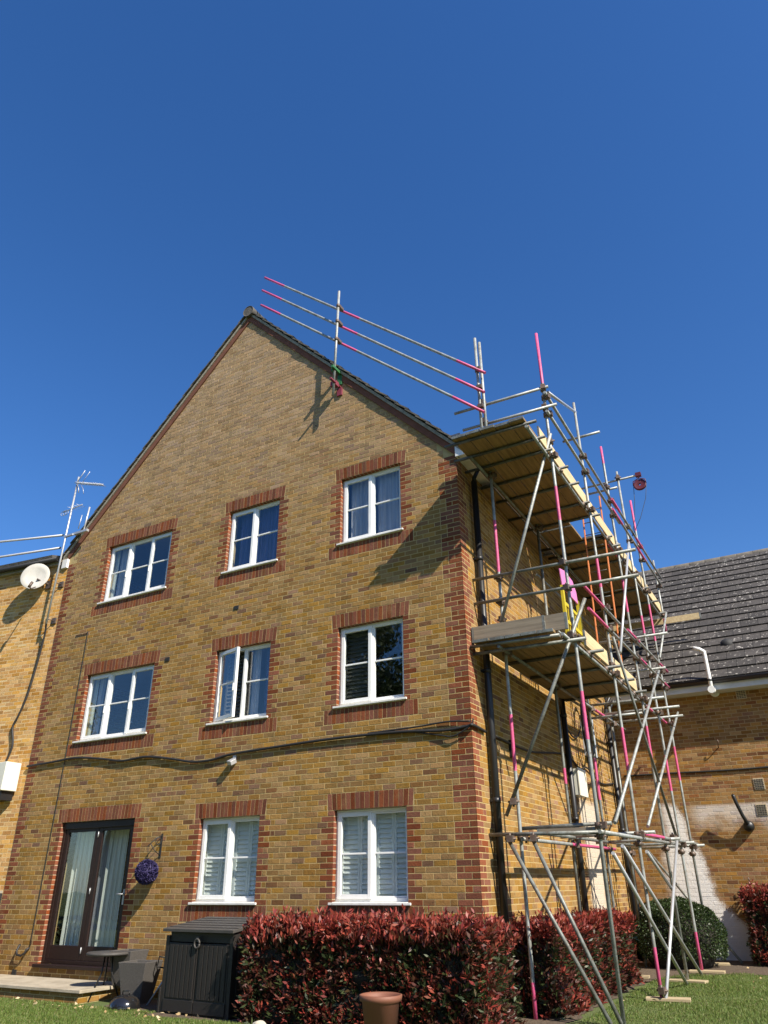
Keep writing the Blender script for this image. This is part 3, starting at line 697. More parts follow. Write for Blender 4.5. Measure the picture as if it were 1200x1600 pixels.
for i in range(27):
    y = -.11+i*.45; mb.lathe([(.135, 0), (.135, .46), (.115, .46), (.115, 0), (.135, 0)], (0, 0, 0), 18, 0, Matrix.Translation((AX, y, UZ+.0)) @ Matrix.Rotation(R(-90), 4, 'X'))
mb.add([(AX+.12*math.cos(k*math.pi/9), -.105, UZ+.12*math.sin(k*math.pi/9)) for k in range(18)], [tuple(range(18))])
part(mb, 'ridge_tile', 'verge_tile', roof)
mb = MB()
mb.box((.01, -.05, 7.36), (.17, 11.9, 7.55)); part(mb, 'fascia', 'fascia', house, .004)
mb = MB(); mb.box((XL-.17, -.05, 7.36), (XL-.01, 11.9, 7.56)); part(mb, 'fascia', 'fascia', house, .004)
for gx_ in (.215, XL-.215): mb = MB(); mb.tube((gx_, -.06, 7.46), (gx_, 11.9, 7.46), .055, 12); part(mb, 'gutter', 'black', house)
# downpipes on the side wall
for y, z1, px in ((.50, 7.40, .085), (4.15, 4.7, .08), (7.50, 5.0, .08), (7.85, 5.0, .08)):
    mb = MB(); mb.tube((px, y, -.2), (px, y, z1-.25), .05, 12); mb.sweep([(px, y, z1-.26), (px+.01, y, z1-.18), (.2, y, z1)], .034, 10)
    z = .5
    while z < z1-.3: mb.tube((px, y, z), (px, y, z+.07), .058, 12); mb.box((0, y-.05, z+.02), (px, y+.05, z+.05)); z += 1.75
    part(mb, 'downpipe', 'black', house)
# air bricks / small wall vents in the gable
for x, z in ((-5.76, 4.92), (-4.27, 5.62), (-8.32, .07)):
    mb = MB(); mb.box((x-.05, -.012, z-.035), (x+.05, .01, z+.035)); 
    for i in range(4): mb.box((x-.045+i*.024, -.016, z-.03), (x-.033+i*.024, -.0125, z+.03))
    part(mb, 'air_vent', 'cowl', house)
mb = MB(); mb.box((-.001, 1.36, 2.95), (.05, 1.46, 3.2)); part(mb, 'air_vent', 'black', house)
mb = MB(); mb.sweep([(-8.05, -.012, .42), (-8.06, -.05, .40), (-8.08, -.06, .35), (-8.15, -.07, .31), (-8.25, -.07, .32), (-8.29, -.06, .37), (-8.30, -.02, .44), (-8.30, 0, .46)], .018, 8); part(mb, 'waste_pipe', 'cable', house)

# ------------------------------------------------------------------ cables on the gable
def cable(name, pts, r, label, cat='cable', mat='cable', sub=6):
    P = [Vector(p) for p in pts]; out = []
    for i in range(len(P)-1):
        p0, p1, p2, p3 = P[max(0, i-1)], P[i], P[i+1], P[min(len(P)-1, i+2)]
        for k in range(sub):
            t = k/sub; out.append(0.5*((2*p1)+(p2-p0)*t+(2*p0-5*p1+4*p2-p3)*t*t+(3*p1-p0-3*p2+p3)*t**3))
    out.append(P[-1]); m = MB(); m.sweep(out, r, 7); return tag(m.build(name, mat, loc=tuple(P[0])), label, cat)
Y = -.03
cable('wall_cable', [(-9.0, Y, 3.335), (-8.3, Y, 3.36), (-7.7, Y, 3.385), (-7.0, Y, 3.31), (-6.5, Y, 3.24), (-5.95, Y, 3.262), (-5.35, Y, 3.18), (-4.9, Y, 3.10), (-4.5, Y, 3.095), (-4.1, Y, 3.15), (-3.4, Y, 3.18), (-2.2, Y, 3.215), (-1.1, Y, 3.205), (-.4, Y, 3.16), (-.05, Y, 3.18), (.03, Y, 3.19), (.03, .4, 3.17)], .021, 'thick black cable sagging in waves right across the yellow gable above the ground floor windows')
cable('wall_cable', [(-1.25, -.02, 3.23), (-.9, -.02, 3.19), (-.45, -.03, 3.10), (-.25, -.045, 3.07), (0.0, -.05, 3.18), (.05, -.05, 3.27)], .010, 'short thin cable loop drooping below the thick cable beside the right quoin')
cable('wall_cable', [(-1.6, -.025, 3.235), (-.8, -.025, 3.25), (-.35, -.03, 3.27), (0, -.035, 3.24)], .012, 'thin cable strand lying just above the thick cable beside the right quoin')
cable('wall_cable', [(-8.33, -.012, 5.77), (-8.05, -.012, 5.76), (-8.0, -.012, 5.70), (-7.995, -.012, 4.6), (-8.0, -.012, 3.4), (-8.02, -.012, 1.8), (-8.04, -.012, .44)], .0065, 'thin black cable running down the gable left of the windows and the brown door')
# flood light under the cable
fl = thing('security_light', (-4.03, 0, 3.06), 'small grey security floodlight hanging below the sagging cable on the gable', 'wall light')
m = MB(); m.box((-4.06, -.03, 3.07), (-4.00, 0, 3.13)); part(m, 'wall_bracket', 'lamp_grey', fl, .004)
m = MB(); m.box((-.055, -.11, -.035), (.055, .0, .035), 0, Matrix.Translation((-4.03, -.012, 3.055)) @ Matrix.Rotation(R(30), 4, 'X') @ Matrix.Rotation(R(-18), 4, 'Z')); part(m, 'lamp_head', 'lamp_grey', fl, .008)
# hanging bracket + purple ball
br = thing('hanging_bracket', (-5.42, 0, 1.75), 'thin black scrolled iron bracket on the brick beside the brown door', 'bracket')
m = MB(); m.box((-5.40, -.012, 1.70), (-5.37, 0, 2.05)); m.sweep([(-5.385, -.01, 2.02), (-5.42, -.10, 1.98), (-5.45, -.22, 1.86)], .008, 6); m.sweep([(-5.385, -.01, 1.74), (-5.42, -.10, 1.80), (-5.44, -.18, 1.90)], .007, 6)
m.sweep([(-5.39, -.02, 2.02)]+[(-5.40-.04*math.sin(q)*.5, -.06-.04*math.sin(q), 1.94+.05*math.cos(q)) for q in np.linspace(0, 6, 14)], .006, 6); part(m, 'iron_arm', 'cable', br)
BX, BY, BZ = -5.43, -.20, 1.50
ball = thing('topiary_ball', (BX, BY, BZ), 'round purple flower ball hanging from the iron bracket right of the door', 'flower ball')
n = 2200; D = rng.normal(size=(n, 3)); D /= np.linalg.norm(D, axis=1)[:, None]
leaves('flower_head', np.array([BX, BY, BZ])+D*.155, D+.9*rng.normal(size=(n, 3)), np.full(n, .03), np.full(n, .022), ['purple'], np.zeros(n), ball)
m = MB(); m.lathe([(0, -.15), (.08, -.13), (.13, -.075), (.15, 0), (.13, .075), (.08, .13), (0, .15)], (BX, BY, BZ), 18); part(m, 'ball_core', 'purple', ball)
m = MB(); m.tube((BX, BY, BZ+.14), (-5.45, -.22, 1.87), .004, 6); part(m, 'chain', 'cable', ball)

# ------------------------------------------------------------------ meter boxes and cables on the side wall
mt = thing('meter_box', (0, 4.6, 2.6), 'cream meter box on the sunlit side wall with its lid ajar, below the grey box', 'meter box')
m = MB(); m.box((.001, 4.25, 2.68), (.17, 4.72, 3.12)); part(m, 'box_body', 'meter', mt, .006)
m = MB(); m.box((.175, 4.24, 2.67), (.20, 4.73, 3.14)); part(m, 'lid', 'meter', mt, .005)
m = MB(); m.box((.001, 4.34, 2.42), (.06, 4.5, 2.675)); part(m, 'cable_entry', 'black', mt)
mg = thing('meter_box', (0, 5.9, 3.5), 'tall pale grey cable box high on the side wall beside coiled black cables', 'meter box')
m = MB(); m.box((.001, 5.55, 3.52), (.14, 6.0, 4.30)); part(m, 'box_body', 'meter_grey', mg, .006)
m = MB(); m.box((.001, 5.7, 3.3), (.10, 5.9, 3.515)); part(m, 'cable_entry', 'black', mg)
cable('cable_coil', [(.18, 5.3+.28*math.cos(q), 4.0+.55*math.sin(q)) for q in np.linspace(-2.2, 5.2, 22)], .03, 'loop of thick black cable hung on the wall in front of the grey box', sub=3)
cable('wall_cable', [(.03, .6, 3.17), (.03, 2.2, 3.15), (.03, 4.1, 3.35), (.03, 5.0, 3.22), (.04, 5.5, 3.28), (.03, 6.4, 3.1), (.03, 7.5, 3.2)], .016, 'black cable running along the side wall behind the scaffold')
cable('wall_cable', [(.03, 4.3, 3.9), (.04, 4.8, 3.75), (.05, 5.2, 3.9), (.05, 5.5, 4.3)], .016, 'short black cable drooping from the downpipe to the cable coil')
cable('wall_cable', [(.03, 5.75, 3.3), (.05, 5.95, 2.9), (.06, 6.05, 2.4), (.05, 6.1, 1.2), (.05, 6.1, 0)], .025, 'black cable dropping down the side wall from the grey box')

# ------------------------------------------------------------------ annex on the right
ann = thing('brick_annex', (6, 8.3, -.05), 'low brick building on the right with whitewashed patch and big grey tiled roof', 'building')
YA = 8.3; EY = 7.92; EZ = 5.15; KA = math.tan(R(40)); RY = 13.75; RZ = EZ+KA*(RY-EY)
m = MB(); m.quad([(0.004, YA, -.3), (14, YA, -.3), (14, YA, 5.3), (0.004, YA, 5.3)]); m.quad([(14, YA, -.3), (14, 19, -.3), (14, 19, 5.3), (14, RY, RZ-.1), (14, YA, 5.3)]); m.quad([(14, 19, -.3), (.004, 19, -.3), (.004, 19, 5.3), (14, 19, 5.3)])
part(m, 'wall', 'mortar_annex', ann)
m = MB(); lay(m, lambda u, z, d: (u, YA-d, z), -.2, 5.1, lambda z, k: [(.02, 6.5)]); part(m, 'brickwork', 'brick_annex', ann)
# roof courses built in roof coordinates (u along eave, v up the slope) so that the tile pattern follows the slope
rl = MB(); G_ = .40; Ls = math.hypot(RY-EY, RZ-EZ); n = int(Ls/G_)
for i in range(n+1):
    v0, v1 = i*G_, min(Ls, (i+1)*G_+.04)
    if v1-v0 < .05: continue
    o = .042
    rl.add([(0, v0, o), (14.2, v0, o), (14.2, v1, .004), (0, v1, .004), (0, v0, 0), (14.2, v0, 0)], [(0,1,2,3), (4,5,1,0)])
ro = rl.build('roof', 'tile', None)
ang = R(40); ro.data.transform(Matrix.Translation((0.004, EY-.05, EZ+.06)) @ Matrix.Rotation(ang, 4, 'X'))
# keep object coords in slope space: put the transform on the object instead
ro.data.transform((Matrix.Translation((0.004, EY-.05, EZ+.06)) @ Matrix.Rotation(ang, 4, 'X')).inverted())
ro.parent = ann; ro.location = Vector((0.004, EY-.05, EZ+.06))-ann.location; ro.rotation_euler = (ang, 0, 0)
m = MB()
for i in range(31): m.lathe([(.12, 0), (.12, .46), (.10, .46), (.10, 0), (.12, 0)], (0, 0, 0), 14, 0, Matrix.Translation((.03+i*.45, RY, RZ+.02)) @ Matrix.Rotation(R(90), 4, 'Y'))
m.box((.01, RY+.0, RZ-.3), (14, RY+.06, RZ)); part(m, 'ridge_tile', 'verge_tile', ann)
m = MB(); m.quad([(.01, RY+.05, RZ), (14, RY+.05, RZ), (14, 19.4, 5.0), (.01, 19.4, 5.0)]); part(m, 'rear_roof', 'verge_tile', ann)
m = MB(); m.box((.01, EY, EZ-.16), (14, EY+.03, EZ+.045)); m.box((.01, EY+.03, EZ-.16), (14, YA-.002, EZ-.13)); part(m, 'fascia', 'grey_fascia', ann, .004)
m = MB(); m.tube((.02, EY-.055, EZ+.02), (14, EY-.055, EZ+.02), .056, 12); part(m, 'gutter', 'black', ann)
for x, z in ((2.81, 4.93), (2.775, 3.10), (2.72, 2.61), (6.2, 3.1)):
    m = MB(); m.box((x-.10, YA-.014, z-.11), (x+.10, YA, z+.11)); 
    for i in range(6):
        for j in range(4): m.box((x-.085+j*.045, YA-.020, z-.095+i*.033), (x-.05+j*.045, YA-.0145, z-.078+i*.033), 1)
    part(m, 'air_vent', ['vent_clay', 'cowl'], ann)
m = MB(); m.tube((2.30, EY-.13, 5.02), (2.30, YA-.01, 5.02), .055, 14); m.sweep([(2.30, EY-.13, 4.96), (2.30, EY-.13, 5.2), (2.30, EY-.13, 5.70), (2.30, EY-.14, 5.80), (2.22, EY-.17, 5.86), (2.10, EY-.2, 5.90)], .042, 12); m.tube((2.30, EY-.2, 4.97), (2.30, EY-.05, 4.97), .075, 14)
m.tube((2.30, YA-.03, 5.02), (2.30, YA-.012, 5.02), .10, 16); fl_ = part(m, 'boiler_flue', 'white_pipe', ann)
m = MB(); m.tube((2.30, EY-.13, 5.16), (2.30, EY-.13, 5.20), .052, 14); part(m, 'pipe_clip', 'black', fl_)
xf = Matrix.Translation((2.70, 9.17, 6.24)) @ Matrix.Rotation(ang, 4, 'X')
m = MB(); m.lathe([(.16, -.02), (.15, .06), (.11, .12), (.05, .15), (0, .155)], (0, 0, 0), 18, 0, xf); m.box((-.2, -.2, -.02), (.2, .2, .03), 0, xf); part(m, 'roof_vent', 'cowl', ann)
m = MB(); m.sweep([(2.26, 8.02, 2.90), (2.27, 8.02, 2.86), (2.30, 8.05, 2.72), (2.36, 8.10, 2.50), (2.41, 8.16, 2.36), (2.42, 8.29, 2.33)], [.030, .038, .036, .036, .038, .045], 12); m.lathe([(0, 0), (.085, 0), (.085, .05), (.05, .09), (0, .09)], (0, 0, 0), 18, 0, Matrix.Translation((2.42, 8.30, 2.33)) @ Matrix.Rotation(R(90), 4, 'X')); m.lathe([(0, 0), (.105, 0), (.105, .08), (.08, .14), (0, .15)], (0, 0, 0), 18, 0, Matrix.Translation((2.42, 8.29, 2.31)) @ Matrix.Rotation(R(90), 4, 'X'))
part(m, 'waste_pipe', 'black', ann)
cable('wall_cable', [(.1, YA-.02, 3.43), (1.2, YA-.02, 3.42), (2.4, YA-.02, 3.40), (4.5, YA-.02, 3.42), (8, YA-.02, 3.4)], .018, 'dark cable running straight along the right hand brick wall above the white patch')
for x, z, lb in ((2.15, 3.92, 'small hook sticking out of the bricks below the right building eaves'), (2.20, 1.30, 'small metal hook low on the right hand brick wall')):
    m = MB(); m.sweep([(x, YA, z-.05), (x+.01, YA-.09, z-.02), (x+.03, YA-.13, z+.03), (x+.02, YA-.13, z+.09)], .011, 7); tag(m.build('wall_hook', 'coupler', loc=(x, YA, z)), lb, 'hook')

# ------------------------------------------------------------------ neighbouring house on the left
nb = thing('neighbouring_house', (-12, 1.3, -.14), 'pale sunlit brick house at the left edge with dish, aerial mast and dark eaves', 'house')
TH = R(7); sl5 = math.tan(TH); NY = lambda x: .012+(x-XL)*sl5
m = MB(); m.quad([(-20, NY(-20), -.3), (XL, NY(XL), -.3), (XL, NY(XL), 7.62), (-20, NY(-20), 7.62)]); m.quad([(-20, 9, -.3), (-20, NY(-20), -.3), (-20, NY(-20), 7.6), (-20, 9, 7.6)]); part(m, 'wall', 'mortar_pale', nb)
cs, sn = math.cos(TH), math.sin(TH); m = MB(); lay(m, lambda u, z, d: (XL-.01+u*cs+d*sn, NY(XL)+u*sn-d*cs, z), -.2, 7.5, lambda z, k: [(-4.5, -.01)]); part(m, 'brickwork', 'brick_pale', nb)
xfn = Matrix.Translation((XL-.02, NY(XL), 7.45)) @ Matrix.Rotation(TH, 4, 'Z')
m = MB(); m.box((-11, -.09, .0), (-.18, -.06, .13), 0, xfn); m.box((-11, -.06, .0), (-.18, .0, .02), 0, xfn); part(m, 'fascia', 'mortar', nb)
m = MB(); m.tube(xfn @ Vector((-11, -.15, .10)), xfn @ Vector((-.18, -.15, .10)), .055, 10); part(m, 'gutter', 'black', nb)
m = MB(); m.box((-11, -.2, .16), (-.3, 5, .22), 0, xfn @ Matrix.Translation((0, -.1, .16)) @ Matrix.Rotation(R(17), 4, 'X') @ Matrix.Translation((0, .1, -.16))); part(m, 'roof', 'verge_tile', nb)
m = MB(); m.box((-10.2, -.36, 2.90), (-9.16, -.04, 3.40)); nbx = part(m, 'wall_cabinet', 'meter', nb, .01)
m = MB(); m.box((-10.2, -.30, 2.74), (-9.22, -.05, 2.895)); part(m, 'cabinet_base', 'black', nbx)
m = MB(); m.box((-9.9, -.12, .70), (-9.03, .02, 1.22)); nw = part(m, 'window', 'cowl', nb); m = MB(); m.box((-9.95, -.14, 1.222), (-9.03, .02, 1.262)); part(m, 'lintel', 'mortar', nw)
# satellite dish
sd = thing('satellite_dish', (-9.5, -.1, 7.0), 'pale round satellite dish on the left house wall casting an oval shadow', 'satellite dish')
xf = Matrix.Translation((-9.64, -.26, 7.19)) @ Matrix.Rotation(R(30), 4, 'Z') @ Matrix.Rotation(R(84), 4, 'X')
m = MB(); m.lathe([(0, 0), (.1, .006), (.2, .026), (.30, .055), (.305, .05), (.2, .016), (.1, -.006), (0, -.012)], (0, 0, 0), 32, 0, xf); part(m, 'reflector', 'dish', sd)
m = MB(); m.sweep([(-9.50, -.32, 6.92), (-9.38, -.50, 6.80), (-9.30, -.60, 6.83)], .012, 7); m.tube((-9.30, -.60, 6.79), (-9.30, -.55, 6.91), .03, 10); m.sweep([(-9.57, -.28, 7.13), (-9.50, -.15, 7.08), (-9.45, -.05, 7.05)], .02, 8); m.box((-9.51, -.075, 6.96), (-9.39, -.045, 7.14)); part(m, 'lnb_arm', 'coupler', sd)
# aerial mast
am = thing('aerial_mast', (-9.1, -.17, 6.1), 'tall thin aluminium aerial mast with two television aerials left of the gable', 'aerial mast')
m = MB(); m.tube((-9.11, -.17, 6.10), (-9.03, -.17, 9.50), .020, 10); part(m, 'mast_pole', 'alum', am)
for z in (6.2, 7.0):
    m = MB(); m.tube((-9.10, -.17, z), (-9.10, .0, z), .012, 8); m.box((-9.16, -.03, z-.06), (-9.04, .0, z+.06)); part(m, 'wall_bracket', 'coupler', am)
m = MB(); A0, A1 = Vector((-9.10, -.19, 9.36)), Vector((-8.13, -.19, 9.04)); m.tube(A0, A1, .011, 8)
for i in range(16):
    c = A0.lerp(A1, .14+i*.056); m.tube(c+Vector((0, -.09, .0)), c+Vector((0, .09, 0)), .004, 6); m.tube(c+Vector((0, 0, -.032)), c+Vector((0, 0, .032)), .006, 6)
for s in (-1, 1): m.sweep([(-9.03, -.19, 9.33+.02*s), (-8.94, -.19, 9.33+.13*s), (-8.90 if s < 0 else -8.83, -.19, 9.33+.27*s)], .009, 6); m.sweep([(-8.99, -.10, 9.33+.02*s), (-8.90, -.10, 9.33+.13*s), (-8.85 if s < 0 else -8.78, -.10, 9.33+.27*s)], .006, 6)
part(m, 'yagi_aerial', 'alum', am)
m = MB(); m.tube((-9.31, -.17, 8.68), (-8.72, -.17, 8.73), .011, 8)
for k in range(2): m.sweep([(-9.30+k*.07+.085*math.cos(q), -.17, 8.66+.06*math.sin(q)) for q in np.linspace(0, 6.2, 14)], .006, 6)
for i in range(4): m.tube((-9.04+i*.09, -.29, 8.70), (-9.04+i*.09, -.05, 8.73), .004, 6)
part(m, 'small_aerial', 'alum', am)
m = MB(); m.tube((-8.56, -.14, 7.98), (-8.50, -.14, 8.62), .018, 8); m.tube((-8.74, -.14, 8.16), (-8.70, -.14, 8.48), .009, 8); m.box((-8.83, -.17, 8.03), (-8.42, -.11, 8.08)); m.box((-9.10, -.19, 8.02), (-8.83, -.15, 8.06)); part(m, 'short_post', 'alum', am)
# guard rail tubes over the left roof
for z, z0, lb in ((8.16, 8.33, 'upper pale steel tube crossing the sky above the left house roof'), (7.86, 7.94, 'lower pale steel tube crossing the sky above the left house roof')):
    m = MB(); m.tube((-17.5, -1.18, z0+(z0-z)*3.5), (-9.28, -.08, z), .0242, 10); tag(m.build('guard_rail_tube', 'alum', loc=(-9.28, -.08, z)), lb, 'tube')
cable('wall_cable', [(-9.13, -.17, 6.2), (-9.2, -.09, 5.9), (-9.3, -.06, 5.3), (-9.38, -.07, 4.7), (-9.50, -.09, 4.3), (-9.58, -.10, 4.1), (-9.48, -.09, 3.75), (-9.58, -.10, 3.42)], .020, 'brown black cable hanging loosely down the left house from the mast foot')

# ------------------------------------------------------------------ scaffold
sc = thing('scaffold', (.9, 3.5, -.1), 'tall tube and board scaffold with pink painted tubes along the house side wall', 'scaffold')
OX, IX = 1.42, .38
tubes = []
def T(name, p0, p1, bands=(), mat='steel', r=.0242):
    m = MB(); m.tube(p0, p1, r, 12, bands); o = part(m, name, [mat, 'pink'], sc); tubes.append((o, Vector(p0), Vector(p1))); return o
def band_z(p0z, p1z, *zz): return [((a-p0z)/(p1z-p0z), (b-p0z)/(p1z-p0z)) for a, b in zz]
STD = [(OX, .42, -.13, 9.6, [(8.56, 9.6), (6.08, 6.65), (2.94, 3.56)]), (OX, 2.54, -.11, 9.48, [(5.73, 6.25), (2.8, 3.43), (-.11, .51)]), (OX, 4.57, -.09, 9.59, [(9.17, 9.59), (5.9, 6.57), (3.21, 3.78)]),
       (OX, 6.0, -.07, 9.69, [(5.87, 6.25), (2.83, 3.47), (-.07, .54)]), (OX, 7.22, -.05, 9.5, [(8.69, 9.5), (6.03, 6.87), (3.14, 3.8)]), (OX, 9.14, 6.75, 8.65, [(6.75, 7.1)])]
for x, y, a, b, bz in STD: T('standard', (x, y, a), (x, y, b), band_z(a, b, *bz))
INN = [(IX, .5, -.13, 7.45, [(5.5, 6.37), (2.64, 3.38), (-.13, .24)]), (IX, 2.78, -.11, 7.3, [(2.70, 2.94)]), (IX, 4.78, -.09, 3.55, [(2.63, 3.35), (-.09, .04)]), (IX, 4.84, 2.9, 6.9, []), (IX, 6.55, -.07, 4.6, [])]
for x, y, a, b, bz in INN: T('standard', (x, y, a), (x, y, b), band_z(a, b, *bz), 'steel_old' if y > 2 else 'steel')
o = OX+.049; oi = OX-.049; i_ = IX-.049
# ledgers and guard rails along the wall (y direction)
T('guard_rail', (o, .30, 8.30), (o, 4.9, 8.26)); T('guard_rail', (o+.03, 4.4, 8.24), (o+.03, 9.45, 8.24), [(0, .13), (.42, .56)])
T('guard_rail', (o, .28, 7.93), (o, 5.0, 7.95)); T('guard_rail', (o+.03, 4.3, 7.97), (o+.03, 9.4, 7.98), [(0, .16), (.42, .6)])
T('guard_rail', (OX+.05, .50, 8.42), (OX+.0, 2.60, 9.30), (), 'alum')
T('guard_rail', (o, 1.10, 5.28), (o, 5.0, 5.34), [(0, .30)]); T('guard_rail', (o+.02, 3.9, 5.36), (o+.02, 7.7, 5.45), [(.0, .25), (.75, 1)])
T('guard_rail', (o, 1.25, 4.96), (o, 5.2, 5.0), [(0, .28)]); T('guard_rail', (o+.02, 4.6, 5.02), (o+.02, 7.5, 5.06), [(0, .2), (.8, 1)])
T('ledger', (oi, -.60, 7.175), (oi, 4.6, 7.175)); T('ledger', (oi-.02, 4.2, 7.175), (oi-.02, 9.4, 7.175), [(0, .12)])
T('ledger', (IX-.05, -.2, 7.175), (IX-.05, 4.3, 7.175), (), 'steel_old'); T('ledger', (IX-.05, 4.0, 7.15), (IX-.05, 9.2, 7.15), (), 'steel_old')
T('ledger', (oi, .0, 4.24), (oi, 4.9, 4.25)); T('ledger', (oi-.02, 4.4, 4.27), (oi-.02, 7.7, 4.28), [(.25, .42), (.7, .85)])
T('ledger', (IX+.05, .1, 4.24), (IX+.05, 4.4, 4.24), (), 'steel_old'); T('ledger', (IX+.05, 4.0, 4.26), (IX+.05, 7.5, 4.28), [(.3, .55)])
T('ledger', (o, .25, 1.84), (o, 5.6, 1.90)); T('ledger', (o+.02, 2.6, 1.93), (o+.02, 7.6, 1.98), [(.0, .3)])
T('ledger', (IX+.05, .40, 1.80), (IX+.05, 5.2, 1.84), [(.45, 1)]); T('ledger', (IX+.08, 1.0, 1.90), (IX+.08, 7.2, 1.96), (), 'steel_old')
T('guard_rail', (IX+.05, 3.0, 5.30), (IX+.05, 7.4, 5.34), [(.2, .3)]); T('guard_rail', (IX+.05, 3.6, 4.9), (IX+.05, 7.5, 4.95)); T('guard_rail', (IX-.05, 2.6, 6.2), (IX-.05, 6.8, 6.25), (), 'steel_old')
# front frame tubes (x direction)
yf = .37
T('guard_rail', (-.02, yf, 5.40), (2.42, yf, 5.37), (), 'steel_old'); T('guard_rail', (-.03, yf, 5.02), (2.40, yf, 5.00), (), 'steel_old')
T('guard_rail', (-.04, .15, 8.31), (1.52, .37, 8.44)); T('guard_rail', (.09, .15, 7.94), (1.62, .37, 8.06))
T('transom', (-.02, .12, 4.30), (1.30, .12, 4.27), (), 'steel_old'); T('transom', (-.02, .22, 4.22), (1.62, .22, 4.2), (), 'steel_old')
T('transom', (-.03, yf, 1.86), (1.50, yf, 1.84), (), 'steel_old'); T('transom', (.35, .55, 1.93), (1.55, .55, 1.95), (), 'steel_old')
for y in (-.58, -.12, .28, .92, 1.53, 2.3, 2.88, 3.92, 4.4, 5.2, 6.15, 7.1, 8.1, 9.05):
    T('transom', (.04+random.uniform(-.04, .06), y, 7.225), (1.50+random.uniform(-.03, .06), y, 7.225), (), 'steel_dark')
for y in (1.25, 2.25, 3.2, 4.15): T('transom', (.14, y, 4.30), (1.60, y, 4.30), (), 'steel_dark')
for y, z, x0, x1 in ((4.95, 4.33, .25, 1.75), (5.9, 4.33, .3, 1.85), (6.9, 4.34, .2, 1.75), (5.6, 4.22, .1, 1.2)): T('transom', (x0, y, z), (x1, y, z))
for y, z, x0, x1 in ((4.67, 5.42, .5, 2.05), (6.1, 5.15, .4, 1.7), (2.62, 8.75, 1.1, 1.80), (4.66, 8.6, 1.0, 1.6), (6.08, 9.52, .55, 1.92)): T('transom', (x0, y, z), (x1, y, z))
for y in (2.65, 4.65, 6.1, 7.3): T('transom', (.25, y, 1.93), (1.65, y, 1.95))
# braces
T('brace', (1.47, .33, 7.53), (.36, .33, 4.50), (), 'steel'); T('brace', (1.66, .30, 4.78), (.28, .30, 2.07), (), 'steel_old')
T('brace', (.28, .30, 1.80), (1.30, .34, -.1), (), 'steel_old'); T('brace', (.60, .34, 1.77), (1.40, .40, -.1), (), 'steel_old')
b_ = OX+.10
T('brace', (b_, 5.4, 7.66), (b_, 2.80, 4.66), (), 'alum'); T('brace', (b_, 2.40, 4.82), (b_, 5.18, 1.94), (), 'steel_old')
T('brace', (b_, 6.35, 5.16), (b_, .85, 1.97)); T('brace', (b_, 9.0, 7.2), (b_, 6.75, 5.52)); T('brace', (b_, 9.4, 5.2), (b_, 2.85, 2.04)) if False else T('brace', (b_, 7.9, 4.60), (b_, 2.85, 2.04))
T('brace', (OX+.05, .75, 1.62), (OX+.05, 4.18, -.06), (), 'alum'); T('brace', (OX+.05, 1.30, 1.72), (OX+.05, 5.60, -.06), (), 'alum'); T('brace', (OX+.05, 2.75, 1.70), (OX+.05, 4.30, 1.18), (), 'alum')
T('brace', (OX+.10, 5.15, 1.97), (OX+.06, 2.46, -.10), (), 'alum'); T('brace', (.5, 7.6, 1.9), (1.9, 7.5, -.02), (), 'steel_old')
# boards
def board(name, a, b, mat):
    m = MB(); m.box(a, b); e = .0012
    ax = 1 if b[1]-a[1] > b[0]-a[0] else 0
    for t in (a[ax], b[ax]-.03):
        lo = [a[0]-e, a[1]-e, a[2]-e]; hi = [b[0]+e, b[1]+e, b[2]+e]; lo[ax] = t-e; hi[ax] = t+.03+e; m.box(lo, hi, 1)
    return part(m, name, [mat, 'steel_old'], sc)
Lb = [(-.70, 3.12), (3.14, 6.98), (7.0, 9.25)]
for k, x in enumerate((.475, .702, .926, 1.150)):
    for j, (a, b) in enumerate(Lb):
        if k >= 2: b = 2.94 if j == 0 else b; a = 3.86 if j == 1 else a
        dz = random.uniform(0, .004); board('platform_board', (x, a+random.uniform(-.02, .02), 7.252+dz), (x+.216, b+(.0 if j == 2 else -.01), 7.290+dz), 'board')
for a, b in ((-.70, 3.1), (3.15, 7.0), (7.05, 9.2)): board('platform_board', (.243, a, 7.252), (.463, b, 7.29), 'board')
for a, b in ((.95, 4.0), (4.25, 9.2)): board('platform_board', (.012, a, 7.252), (.20, b, 7.29), 'board')
for x in (.085, .322, .550, .778, 1.006):
    board('platform_board', (x, .06+random.uniform(-.03, .03), 4.327), (x+.217, 4.35+random.uniform(-.04, .04), 4.365), 'board')
board('platform_board', (1.236, .5, 4.327), (1.365, 4.3, 4.365), 'board')
for a, b in ((-.05, 3.0), (3.02, 6.9), (6.93, 9.2)): board('toe_board', (1.374, a, 7.256), (1.395, b, 7.486), 'board_new')
board('toe_board', (1.372, 1.10, 4.37), (1.395, 2.42, 4.60), 'board_new'); board('toe_board', (1.368, 2.70, 4.37), (1.392, 4.46, 4.60), 'board_new')
board('toe_board', (.02, .16, 4.368), (1.10, .198, 4.595), 'board_grey'); board('toe_board', (1.02, .20, 4.368), (1.40, .238, 4.60), 'board_grey')
board('toe_board', (.12, 9.30, 7.02), (2.25, 9.34, 7.17), 'board_new')
board('toe_board', (.62, .46, 1.875), (1.36, .62, 1.91), 'board_grey')
